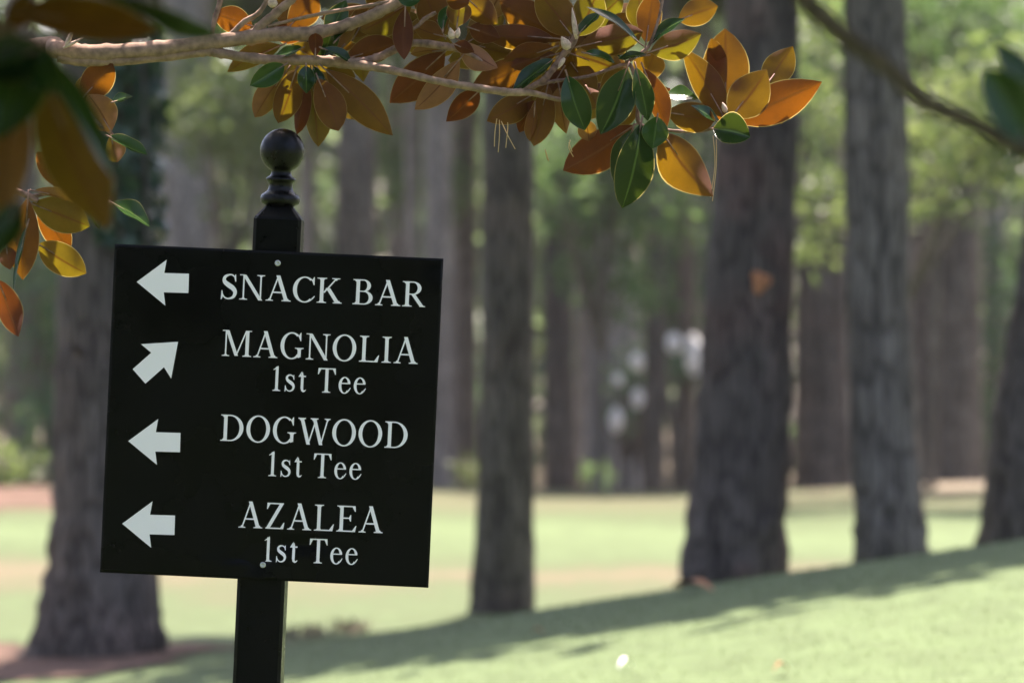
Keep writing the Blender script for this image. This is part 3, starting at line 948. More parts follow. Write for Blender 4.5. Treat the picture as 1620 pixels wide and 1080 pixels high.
GL = {}
GL['A'] = (1.06, [quad(.165, .0, .515, 1.0, .062), quad(.87, 0, .50, 1.02, .165), bar(.27, .72, .315, .37), serif(.165, 0, .155, 1, .06), serif(.865, 0, .195, 1, .16)])
GL['B'] = (.93, [quad(.24, 0, .24, 1, T_), serif(.22, 0, .19, 1, T_), serif(.22, 1, .19, -1, T_), bar(.24, .48, .955, 1), bar(.24, .5, .505, .55), bar(.24, .5, 0, .045)]
           + arc(.46, .7525, .31, .2475, .155, .045, -90, 90) + arc(.49, .275, .37, .275, .165, .045, -90, 90))
GL['C'] = (.97, arc(.53, .5, .49, .52, .165, .05, 50, 312, 36) + [[(.80, .86), (.90, 1.01), (.93, 1.01), (.93, .69), (.895, .69), (.83, .84)]] + stroke([(.835, .13, .06), (.88, .17, .05), (.95, .25, .04)]))
GL['D'] = (1.06, [quad(.24, 0, .24, 1, T_), serif(.22, 0, .19, 1, T_), serif(.22, 1, .19, -1, T_), bar(.24, .46, .955, 1), bar(.24, .46, 0, .045)] + arc(.44, .5, .575, .5, .17, .045, -90, 90, 30))
GL['E'] = (.92, [quad(.24, 0, .24, 1, T_), serif(.22, 0, .19, 1, T_), serif(.22, 1, .19, -1, T_), bar(.24, .80, .952, 1), bar(.24, .82, 0, .048), bar(.24, .62, .50, .548),
                 [(.80, 1), (.83, 1), (.845, .78), (.81, .78), (.70, .952)], [(.82, 0), (.85, 0), (.90, .24), (.865, .24), (.72, .048)], [(.62, .40), (.655, .40), (.655, .65), (.62, .65), (.56, .548), (.56, .50)]])
GL['G'] = (1.06, arc(.53, .5, .49, .52, .165, .05, 50, 318, 36) + [[(.80, .86), (.90, 1.01), (.93, 1.01), (.93, .69), (.895, .69), (.83, .84)], quad(.865, .07, .865, .43, .14), serif(.86, .43, .19, -1, .14)] + stroke([(.80, .06, .06), (.86, .10, .10), (.90, .13, .07)]))
GL['I'] = (.48, [quad(.24, 0, .24, 1, T_), serif(.24, 0, .2, 1, T_), serif(.24, 1, .2, -1, T_)])
GL['K'] = (1.08, [quad(.24, 0, .24, 1, T_), serif(.24, 0, .2, 1, T_), serif(.24, 1, .2, -1, T_), quad(.36, .44, .83, .98, .075), quad(.90, .02, .49, .60, .185), serif(.82, 1, .17, -1, .07), serif(.90, 0, .19, 1, .17), [(.30, .42), (.36, .40), (.50, .56), (.43, .60)]])
GL['L'] = (.91, [quad(.24, 0, .24, 1, T_), serif(.24, 0, .2, 1, T_), serif(.24, 1, .2, -1, T_), bar(.24, .82, 0, .048), [(.81, 0), (.845, 0), (.905, .27), (.87, .27), (.70, .048)]])
GL['M'] = (1.32, [quad(.19, 0, .19, 1, .062), quad(.66, .02, .245, .99, .155), quad(.645, .02, 1.06, .98, .062), quad(1.115, 0, 1.115, 1, T_), serif(.19, 0, .165, 1, .062), serif(1.115, 0, .19, 1, T_), bar(.03, .30, .965, 1), bar(1.03, 1.30, .965, 1)])
GL['N'] = (1.08, [quad(.19, 0, .19, 1, .062), quad(.905, -.01, .205, .99, .165), quad(.90, .0, .90, 1, .062), serif(.19, 0, .165, 1, .062), serif(.90, 1, .165, -1, .062), bar(.02, .26, .965, 1)])
GL['O'] = (1.08, arc(.54, .5, .51, .52, .165, .05, 0, 360, 48))
GL['R'] = (1.0, [quad(.24, 0, .24, 1, T_), serif(.24, 0, .2, 1, T_), serif(.22, 1, .19, -1, T_), bar(.24, .48, .955, 1), bar(.24, .50, .47, .515), quad(.855, .015, .475, .50, .175), [(.76, 0), (1.0, 0), (1.0, .03), (.90, .055), (.86, .10), (.74, .10)]] + arc(.47, .735, .345, .265, .16, .045, -90, 90))
GL['S'] = (.78, stroke(smooth([(.66, .80, .03), (.60, .90, .05), (.50, .965, .055), (.38, .965, .065), (.24, .90, .11), (.18, .79, .135), (.22, .67, .165), (.38, .55, .19), (.54, .45, .19), (.64, .33, .165), (.645, .20, .14), (.57, .08, .11), (.42, .02, .062), (.29, .03, .055), (.18, .11, .05), (.115, .26, .03)], 6))
           + [[(.635, .99), (.665, .99), (.685, .70), (.65, .70), (.60, .86)], [(.09, .34), (.125, .34), (.17, .12), (.10, -.02), (.07, -.02)]])
GL['W'] = (1.40, [quad(.47, -.01, .165, .98, .155), quad(.46, -.01, .735, .85, .06), quad(1.01, -.01, .70, .98, .155), quad(1.00, -.01, 1.275, .98, .06), serif(.165, 1, .165, -1, .15), serif(.70, 1, .17, -1, .15), serif(1.265, 1, .13, -1, .06)])
GL['Z'] = (.92, [quad(.165, .03, .73, .97, .165), bar(.10, .82, .952, 1), bar(.06, .82, 0, .048), [(.09, .76), (.125, .76), (.23, .952), (.14, 1), (.105, 1)], [(.80, 0), (.835, 0), (.875, .25), (.84, .25), (.70, .048)]])
GL['T'] = (.92, [quad(.46, 0, .46, 1, T_), serif(.46, 0, .2, 1, T_), bar(.05, .87, .952, 1), [(.03, .74), (.065, .74), (.18, .952), (.08, 1), (.045, 1)], [(.89, .74), (.855, .74), (.74, .952), (.84, 1), (.875, 1)]])
GL['1'] = (.60, [quad(.34, 0, .34, .99, .135), serif(.34, 0, .19, 1, .13), [(.15, .87), (.16, .845), (.28, .885), (.30, .90), (.4075, 1.02), (.37, 1.02)]])
GL['s'] = (.60, stroke(smooth([(.50, .53, .03), (.44, .62, .045), (.34, .665, .05), (.22, .645, .075), (.155, .56, .105), (.19, .46, .125), (.31, .38, .14), (.44, .295, .135), (.49, .19, .115), (.45, .075, .085), (.33, .015, .05), (.22, .03, .045), (.14, .10, .04), (.10, .20, .03)], 6))
           + [[(.475, .68), (.50, .68), (.515, .48), (.485, .48), (.45, .58)], [(.075, .24), (.105, .24), (.14, .10), (.10, -.01), (.07, -.01)]])
GL['t'] = (.44, stroke([(.225, .80, .03), (.225, .66, .115), (.225, .50, .13), (.225, .15, .13), (.245, .06, .115), (.30, .02, .085), (.36, .035, .055), (.42, .09, .03)]) + [bar(.15, .40, .605, .66), [(.04, .61), (.16, .61), (.16, .66), (.21, .84), (.17, .80), (.10, .70)]])
GL['e'] = (.66, arc(.345, .325, .29, .345, .135, .045, 20, 318, 34) + [bar(.14, .60, .38, .425), ] + stroke([(.535, .11, .07), (.575, .15, .05), (.63, .23, .03)]) + arc(.345, .36, .275, .31, .12, .045, 5, 60, 8))
GL[' '] = (.36, [])

def line(text, left, right, cap, track):
    """A line of lettering set between two baseline points of the sign."""
    u0, w0 = sl(*left); u1, w1 = sl(*right)
    adv = sum(GL[c][0] for c in text) + track * (len(text) - 1)
    sx = (u1 - u0) / adv
    slope = (w1 - w0) / (u1 - u0)
    cp = cap * MPP
    x = 0.0
    for c in text:
        wd, polys = GL[c]
        mb = MB()
        for k, poly in enumerate(polys):
            uv = [(u0 + (x + a) * sx, w0 + b * cp) for a, b in poly]
            pts = [pt(u, w + slope * (u - u0), 0.00001 * (k + 1)) for u, w in uv]
            ar = sum(uv[i][0] * uv[(i + 1) % len(uv)][1] - uv[(i + 1) % len(uv)][0] * uv[i][1] for i in range(len(uv)))
            if ar < 0: pts.reverse()
            mb.face(pts)
        if polys:
            mb.build('letter', MAT['print'], panel, False)
        x += wd + track

ZL = lambda x, y: Z5(x, y)
line('SNACK BAR', ZL(386, 209), ZL(993, 234.5), 39.6, 0.03)
line('MAGNOLIA', ZL(392, 377), ZL(971, 401.5), 41, 0.07)
line('1st Tee', ZL(534, 479.5), ZL(819, 489.5), 38.6, 0.07)
line('DOGWOOD', ZL(387, 626.5), ZL(943, 649.5), 41.5, 0.055)
line('1st Tee', ZL(522, 730), ZL(806, 740.5), 38.6, 0.07)
line('AZALEA', ZL(442, 881.5), ZL(868, 898), 41, 0.075)
line('1st Tee', ZL(508, 981), ZL(795, 990.5), 38.6, 0.07)

for (px, py) in screw_px:
    u, w = sl(px, py)
    mb = MB()
    y0 = -0.0125 + dent(u, w)
    prof2 = [(0.0056, 0.0), (0.0054, -.0014), (0.0042, -.0022), (0.0026, -.0022), (0.0022, -.0004)]
    for r_, y_ in prof2:
        for k in range(16):
            a = 2 * math.pi * k / 16
            mb.v.append(Vector((u + r_ * math.cos(a), y0 + y_, w + r_ * math.sin(a))))
    for i in range(len(prof2) - 1):
        for k in range(16):
            mb.f.append((i * 16 + k, i * 16 + (k + 1) % 16, (i + 1) * 16 + (k + 1) % 16, (i + 1) * 16 + k)); mb.m.append(0)
    mb.f.append(tuple(4 * 16 + k for k in range(16))); mb.m.append(0)
    mb.build('screw', MAT['steel'], panel)

# ------------------------------------------------------------------ the magnolia
mag = empty('magnolia_tree', (-1.95, 6.6, gz(-1.95, 6.6)))
tag(mag, 'magnolia tree reaching over the sign with rust-backed glossy leaves', 'tree')
MO = Vector(mag.location)
MB_ = 8.06                              # distance of the main bough
def bpts(lst, d=MB_):
    return [(at(p[0], p[1], d + (p[3] if len(p) > 3 else 0)) - MO, p[2] * MPP * d / DS) for p in lst]
tk = MB()
tk.tube(catmull([(Vector((0, 0, -.1)), .16), (Vector((0.02, 0, .5)), .125), (Vector((-.03, .03, 1.2)), .11), (Vector((.02, .0, 2.2)), .09), (Vector((0.05, 0, 3.4)), .05), (Vector((.1, .05, 4.4)), .015)], 6), 18, .06)
tk.build('trunk', MAT['magbark'], mag)

def branch(lst, mat='magbark', d=MB_, extra=None, seg=12, bump=0.14):
    pts = bpts(lst, d)
    if extra: pts = extra + pts
    mb = MB()
    sm = catmull(pts, 9)
    sm = [(p, q * (1.13 if i % 7 == 3 and d == MB_ else 1) * rng.uniform(.97, 1.03)) for i, (p, q) in enumerate(sm)]
    mb.tube(sm, seg, bump, seed=rng.uniform(0, 90))
    return mb.build('branch', MAT[mat], mag)

branch([(20, 84, 16), (92, 80, 14), (150, 84, 13.5), (250, 78, 13), (350, 65, 12), (430, 55, 11.5), (500, 52, 10.5), (560, 36, 9.5), (620, 9, 8.5), (680, -30, 7), (760, -90, 5)],
       extra=[(Vector((0.0, 0.05, 1.55)), .055), (Vector((.45, .7, 1.78)), .04)])
branch([(92, 90, 9), (130, 97, 8), (200, 96, 7.5), (300, 85, 7.5), (330, 81, 8.5), (350, 85, 7.6), (420, 94, 7.8), (500, 96, 8.2), (552, 101, 8.6), (590, 106, 7, -.02), (640, 116, 6, -.05), (700, 130, 5.8, -.07), (760, 140, 6, -.07), (805, 146, 6, -.07), (840, 147, 5, -.05), (890, 158, 3.5, -.02), (925, 150, 3)])
branch([(548, 101, 7.5), (590, 94, 7), (626, 78, 6.3), (655, 68, 6), (700, 73, 6), (730, 80, 4.5), (760, 95, 3.2), (772, 108, 2.5)], 'twig')
branch([(822, 147, 4.5), (858, 128, 5), (876, 108, 5), (890, 88, 5.2), (905, 70, 5.5), (914, 48, 5), (924, 34, 3)], 'twig')
branch([(840, 137, 3.2), (880, 128, 2.8), (930, 121, 2.6), (985, 103, 3), (1000, 108, 3.2), (1010, 150, 3), (1012, 196, 3.4), (1055, 206, 2.6), (1105, 208, 2.4), (1138, 198, 3), (1150, 184, 3)], 'twig')
branch([(398, 58, 7), (412, 42, 7.5), (440, 18, 7), (470, -10, 6), (500, -60, 4)])
branch([(362, 60, 5), (385, 36, 4.5), (412, 18, 4), (430, -20, 3)])
branch([(424, 42, 2.6), (480, 28, 2.8), (536, 17, 3), (610, 4, 3), (680, -20, 2)], 'magbark')
branch([(334, 62, 3), (340, 30, 4), (349, -2, 4), (356, -50, 3)], 'twig')
branch([(690, 20, 3), (672, 30, 3.4), (660, 42, 3), (640, 52, 2)], 'twig')
branch([(990, 100, 3), (1020, 80, 3), (1030, 66, 2.6), (1042, 30, 2.2), (1052, -20, 2)], 'twig')
branch([(-60, 250, 6), (0, 290, 5), (47, 311, 5), (60, 318, 4)], 'twig')
branch([(60, 96, 4), (110, 130, 3.5), (128, 160, 3), (150, 190, 3), (176, 212, 2.4)], 'twig')
branch([(47, 311, 3), (90, 306, 2.6), (130, 316, 2.4), (178, 322, 2)], 'twig')

# boughs out of focus nearer the camera
ND = 4.7
branch([(-160, -60, 22), (-60, 10, 18), (20, 60, 14), (60, 95, 9)], d=ND, extra=[(Vector((0, -.1, 1.9)), .05)])
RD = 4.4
branch([(1130, -260, 16), (1210, -110, 13), (1270, -5, 17), (1330, 52, 16), (1400, 104, 15), (1460, 158, 14), (1530, 190, 13), (1620, 236, 11), (1720, 250, 5)], 'shadetwig', d=RD,
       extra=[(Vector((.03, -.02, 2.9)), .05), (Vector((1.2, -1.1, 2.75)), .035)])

def leaf(base, tip, w, side, roll=0, dep=0.0, tipdep=0.0, d=MB_, fold=None, curl=None, droop=None):
    """One leaf: base and tip in photograph pixels, true width in pixels; 'u' shows its rusty underside, 't' its green top."""
    r = rng
    k = MPP * d / DS
    B = at(base[0], base[1], d + dep)
    Tp = at(tip[0], tip[1], d + dep + tipdep)
    ax = Tp - B
    L = ax.length
    a = ax / L
    vdir = Vector((0, 1, 0)) if side == 'u' else Vector((0, -1, 0))
    n_ = (vdir - a * vdir.dot(a)).normalized()
    if side == 't' and abs(roll) < 36 and d == MB_: roll *= 0.5
    n1, n2 = n_.copy(), n_.copy()
    n1.rotate(Quaternion(a, R(abs(roll)))); n2.rotate(Quaternion(a, -R(abs(roll))))
    if n1.z < n2.z: n1, n2 = n2, n1
    n_ = n1 if roll >= 0 else n2      # a positive roll turns the top of the leaf to the sky
    b_ = n_.cross(a)
    W = w * k * 0.5
    fold = r.uniform(.18, .55) if fold is None else fold
    curl = r.uniform(-.04, .14) if curl is None else curl
    droop = r.uniform(-.12, .12) if droop is None else droop
    NU, NV = 4, 11
    ph = r.uniform(0, 6.28)
    asym = r.uniform(.92, 1.08)
    V, F, UV, MI = [], [], [], []
    pk = r.uniform(.78, 1.0); pq = r.uniform(.74, 1.02)
    tm = pk / (pk + pq)
    mx = tm ** pk * (1 - tm) ** pq
    for j in range(NV + 1):
        t = j / NV
        h = W * (t ** pk * (1 - t) ** pq) / mx if 0 < t < 1 else 0.0
        if j == NV: h = 0
        h = max(h, 0.0006)
        for i in range(-NU, NU + 1):
            u = i / NU
            x = u * h * (asym if u > 0 else 1)
            up = fold * abs(u) ** 1.4 * h + curl * L * math.sin(math.pi * t) * 0.6 - droop * L * t * t
            up += 0.09 * h * abs(u) * math.sin(9 * t + ph + (2 if u > 0 else 0))
            sway = 0.03 * L * math.sin(math.pi * t) * math.sin(ph)
            V.append(B + a * (t * L) + b_ * (x + sway) + n_ * up - MO)
            UV.append((0.5 + 0.5 * u, t))
    wdt = 2 * NU + 1
    for j in range(NV):
        for i in range(2 * NU):
            F.append((j * wdt + i, (j) * wdt + i + 1, (j + 1) * wdt + i + 1, (j + 1) * wdt + i))
    # orient so that the face normal is the leaf's top
    q = F[len(F) // 2]
    nn = (V[q[1]] - V[q[0]]).cross(V[q[3]] - V[q[0]])
    if nn.dot(n_) < 0:
        F = [tuple(reversed(x)) for x in F]
    MI = [0] * len(F)
    # stalk and raised midrib below
    pet = MB()
    s = -1
    pet.tube([(B - a * L * .10 - MO, .0016), (B - MO, .0016), (B + a * L * .35 + n_ * (curl * L * .5) * 1.0 - n_ * .0012 - MO, .0011)], 5)
    b0 = len(V)
    V += pet.v; UV += [(.5, .5)] * len(pet.v)
    F += [tuple(b0 + i for i in fq) for fq in pet.f]; MI += [1] * len(pet.f)
    return link('leaf', mesh('leaf', V, F, True, MI, UV), [MAT['leaf'], MAT['twig']], mag)

LEAVES = [
 # cluster under the bough, above the finial
 ((450, 103), (394, 136), 36, 't', -20, -.02), ((455, 110), (402, 186), 40, 'u', 10, .03), ((468, 112), (440, 196), 46, 'u', 5, .0), ((482, 118), (469, 213), 32, 'u', -25, .02),
 ((492, 112), (500, 231), 52, 'u', 20, .04), ((503, 124), (536, 208), 50, 'u', 0, -.03), ((515, 111), (624, 212), 56, 'u', -12, -.01), ((484, 104), (485, 148), 30, 't', 30, -.05),
 ((400, 42), (337, 22), 44, 'u', 10, .05), ((445, 72), (358, 113), 36, 'u', 15, .06), ((499, 90), (499, 53), 24, 'u', 0, -.02), ((478, 76), (438, 92), 30, 't', 56, -.01),
 ((545, 94), (628, 68), 46, 'u', 15, .03), ((532, 84), (568, 42), 22, 'u', 45, .0), ((455, 46), (502, -8), 48, 'u', 0, .05), ((470, 38), (436, -20), 46, 'u', 0, .07),
 ((520, 62), (548, 2), 36, 't', 20, .05), ((530, 66), (556, 33), 26, 't', 50, -.01), ((510, 96), (530, 44), 40, 't', 25, .03), ((510, 77), (557, 99), 24, 't', 50, -.03),
 ((515, 110), (562, 124), 30, 'u', 40, .03), ((495, 104), (502, 150), 24, 't', 45, .0), ((470, 110), (425, 170), 40, 'u', -20, .07), ((505, 112), (560, 190), 44, 'u', 15, .08),
 ((430, 40), (480, 60), 40, 'u', 0, .09), ((560, 60), (590, 5), 44, 'u', 10, .08), ((545, 30), (600, 60), 44, 'u', -10, .10), ((585, 40), (640, 30), 46, 'u', 10, .11),
 # cluster of the middle fork
 ((641, 12), (639, 96), 34, 'u', 5, -.02), ((652, 2), (570, 50), 58, 'u', 5, .02), ((704, 82), (616, 164), 62, 'u', 5, .03), ((727, 94), (656, 173), 44, 'u', -15, .0),
 ((723, 43), (727, -4), 40, 'u', 0, -.03), ((738, -2), (787, 38), 44, 'u', 10, -.02), ((702, 56), (670, -14), 54, 'u', 10, .04), ((702, 58), (655, 44), 36, 'u', 20, .02),
 ((876, 61), (758, 52), 42, 'u', 8, .02), ((726, 64), (787, 108), 42, 'u', -25, .0), ((704, -12), (742, 6), 36, 'u', 0, -.05), ((626, -8), (664, 2), 28, 't', 0, -.05),
 ((701, 48), (709, 5), 24, 't', 40, -.02), ((718, 70), (750, 83), 22, 'u', 20, -.02), ((702, 80), (650, 84), 28, 'u', 30, .05), ((740, 60), (800, 20), 50, 'u', 0, .07),
 ((745, 70), (810, 85), 46, 'u', 0, .08), ((770, 30), (800, -20), 44, 'u', 0, .08), ((690, 40), (640, 60), 44, 'u', 0, .09), ((730, 30), (760, -14), 40, 'u', 20, .09), ((685, 30), (700, -20), 40, 'u', 0, .1),
 ((742, 44), (790, 60), 34, 'u', 10, .0), ((735, 70), (785, 40), 34, 'u', 20, .06),
 # cluster of the pale node
 ((901, 62), (790, 3), 62, 'u', 5, .03), ((905, 57), (850, -14), 60, 'u', 8, .01), ((912, 58), (946, -16), 54, 'u', 0, .05), ((917, 53), (948, 16), 34, 't', 56, -.04),
 ((916, 74), (1018, 52), 52, 'u', -6, .0), ((1011, 68), (929, 10), 26, 't', 58, -.06), ((876, 94), (810, 144), 44, 't', 52, -.06), ((877, 75), (797, 102), 34, 'u', 45, -.01),
 ((880, 86), (808, 106), 36, 'u', 15, .02), ((850, 95), (745, 141), 50, 'u', 5, .05), ((843, 150), (770, 193), 46, 'u', -8, .03), ((758, 144), (706, 193), 40, 'u', 10, .04),
 ((850, 158), (822, 211), 36, 'u', 10, .02), ((867, 132), (845, 229), 42, 'u', 0, .0), ((846, 166), (842, 223), 24, 'u', 35, -.02), ((884, 138), (897, 212), 34, 'u', -12, .02),
 ((897, 119), (925, 206), 46, 't', 15, -.05), ((905, 86), (988, 116), 62, 'u', 0, .05), ((928, 138), (946, 170), 36, 'u', 0, .03), ((890, 110), (850, 175), 46, 'u', 0, .06),
 ((900, 95), (940, 150), 50, 'u', 0, .07), ((860, 110), (900, 170), 44, 'u', 0, .08), ((880, 60), (830, 110), 50, 'u', 0, .09), ((930, 40), (985, -6), 46, 'u', 0, .07), ((960, 70), (1000, 20), 46, 'u', 0, .08),
 ((815, 60), (870, 95), 40, 'u', 10, .10), ((908, 68), (880, 130), 42, 'u', 10, .05), ((925, 84), (975, 96), 24, 't', 50, -.02), ((860, 148), (800, 168), 38, 'u', 10, .06), ((955, 88), (992, 70), 30, 'u', 20, .02),
 # cluster with the hanging green leaves
 ((992, 108), (951, 212), 62, 't', -8, -.05), ((986, 110), (954, 152), 40, 'u', 0, .01), ((1022, 68), (1036, -12), 42, 'u', 20, .0), ((1018, 52), (1012, -12), 44, 'u', -10, .03),
 ((1028, 83), (1109, 54), 48, 'u', -5, -.02), ((1073, 32), (1136, 10), 44, 'u', 8, .01), ((1030, 70), (1080, 27), 30, 't', 50, .0), ((1024, 88), (978, 92), 24, 't', 55, -.03),
 ((1006, 106), (1027, 191), 36, 't', 30, -.06), ((1018, 108), (1056, 202), 42, 'u', 35, -.02), ((1054, 178), (1132, 190), 48, 'u', 8, -.01), ((1052, 152), (1104, 156), 44, 't', 56, .01),
 ((1040, 184), (1033, 235), 42, 't', 20, -.06), ((1014, 196), (985, 330), 60, 't', -14, -.05), ((1001, 204), (979, 291), 36, 't', 50, -.02), ((1004, 198), (892, 269), 66, 'u', 0, .02),
 ((1047, 210), (1125, 311), 70, 'u', -10, -.02), ((925, 188), (932, 224), 30, 'u', 0, .0), ((1000, 150), (984, 202), 36, 'u', 0, .03), ((1012, 140), (1040, 176), 34, 'u', 0, .05),
 ((990, 96), (965, 60), 34, 't', 40, .04), ((1040, 160), (1062, 140), 30, 'u', 20, .02), ((1030, 200), (1060, 225), 30, 't', 60, -.01),
 # open rosette at the right end
 ((1146, 187), (1080, 76), 50, 'u', 15, -.01), ((1148, 176), (1147, 45), 76, 'u', 0, .03), ((1140, 132), (1123, 64), 32, 'u', 25, .05), ((1156, 187), (1213, 110), 66, 'u', 0, -.03),
 ((1210, 138), (1254, 76), 50, 'u', -15, .03), ((1164, 192), (1300, 131), 64, 'u', -4, -.01), ((1172, 190), (1238, 197), 30, 'u', 50, .02), ((1128, 204), (1187, 217), 54, 't', 25, -.05, 0, None, .75),
 ((1150, 186), (1100, 170), 34, 'u', 30, .04), ((1140, 196), (1095, 165), 28, 't', 55, -.02),
 # lower left spray
 ((49, 322), (142, 358), 58, 'u', 5, .0), ((60, 386), (136, 431), 52, 'u', 5, .02), ((44, 313), (36, 442), 52, 'u', 5, -.03), ((98, 302), (59, 240), 38, 'u', 10, .02),
 ((128, 158), (180, 100), 50, 'u', 5, .02), ((176, 208), (140, 150), 54, 'u', 5, -.01), ((178, 162), (210, 152), 24, 't', 50, -.02), ((172, 216), (233, 244), 34, 't', 54, -.03),
 ((175, 214), (187, 258), 34, 'u', 10, .02), ((176, 320), (239, 356), 42, 't', 54, -.02), ((118, 313), (157, 363), 30, 't', 50, -.03), ((-4, 442), (32, 533), 42, 'u', 15, -.02),
 ((10, 390), (15, 424), 30, 'u', 0, -.03), ((43, 356), (16, 456), 18, 't', 55, -.05), ((54, 302), (122, 318), 26, 'u', 50, -.01), ((58, 330), (110, 400), 44, 'u', 0, .05), ((100, 320), (150, 330), 34, 'u', 40, .04),
 ((150, 110), (120, 160), 34, 'u', 0, .05), ((110, 150), (160, 200), 40, 'u', 0, .06),
]
for q in range(34):                       # leaves deeper in the spray
    nx, ny = [(490, 60), (600, 40), (700, 40), (770, 70), (860, 70), (905, 60), (950, 110), (1000, 130)][q % 8]
    bx, by = nx + rng.uniform(-30, 30), ny + rng.uniform(-25, 25)
    an, ln = rng.uniform(0, 6.28), rng.uniform(70, 110)
    tx, ty = bx + ln * math.cos(an), by + ln * .8 * math.sin(an)
    if ty > 165 or tx > 1060 or tx < 390: tx, ty = 2 * bx - tx, 2 * by - ty
    LEAVES.append(((bx, by), (tx, ty), rng.uniform(42, 56), 'u', rng.uniform(-25, 25), rng.uniform(.12, .26)))
for L_ in LEAVES:
    L_ = list(L_) + [None] * 9
    base, tip, w, side, roll, dep = L_[:6]
    leaf(base, tip, w, side, roll, dep if dep else 0.0, rng.uniform(-.03, .03), MB_, L_[8])

# out of focus leaves close to the camera
NEAR = [
 ((66, 118), (166, 365), 108, 'u', 8, 0), ((58, 66), (186, 285), 70, 't', 62, -.05), ((18, 18), (256, 50), 72, 'u', 5, .02), ((150, -12), (305, 62), 46, 't', 62, -.04),
 ((222, 2), (352, 54), 44, 't', -35, .0), ((44, 56), (-6, 220), 110, 't', 5, -.08), ((26, 140), (4, 356), 84, 'u', 10, .0), ((34, 318), (-14, 404), 56, 't', 0, -.03),
 ((46, -14), (8, 52), 44, 'u', 0, .06), ((60, 80), (-40, 110), 80, 't', 10, -.1), ((40, 70), (90, 150), 60, 't', 5, -.09), ((10, 60), (-40, 320), 90, 'u', 0, .05), ((70, 20), (120, -30), 50, 'u', 0, .05),
]
for base, tip, w, side, roll, dep in NEAR:
    leaf(base, tip, w, side, roll, dep, rng.uniform(-.03, .03), ND)
for base, tip, w, side, roll, dep in [((1632, 236), (1556, 108), 76, 't', 5, 0), ((1640, 200), (1580, 60), 70, 't', 40, .03), ((1640, 236), (1590, 250), 40, 't', 40, 0), ((1650, 230), (1575, 180), 60, 't', 0, .02)]:
    leaf(base, tip, w, side, roll, dep, rng.uniform(-.03, .03), RD)

# buds at the ends of shoots
def bud(px, py, qx, qy, r, dep=-.03):
    a, b = at(px, py, MB_ + dep) - MO, at(qx, qy, MB_ + dep) - MO
    mb = MB()
    k = MPP
    mb.tube([(a, r * .5 * k), (a.lerp(b, .25), r * k), (a.lerp(b, .55), r * .9 * k), (a.lerp(b, .85), r * .4 * k), (b, r * .08 * k)], 8)
    mb.build('bud', MAT['bud'], mag)
bud(912, 62, 905, 12, 4.5); bud(900, 78, 888, 58, 8); bud(716, 62, 712, 44, 6); bud(722, 60, 726, 44, 5); bud(432, 12, 430, -6, 8); bud(1148, 178, 1143, 162, 4.5, -.05); bud(893, 92, 882, 110, 4); bud(104, 74, 118, 42, 4); bud(100, 76, 132, 60, 3)

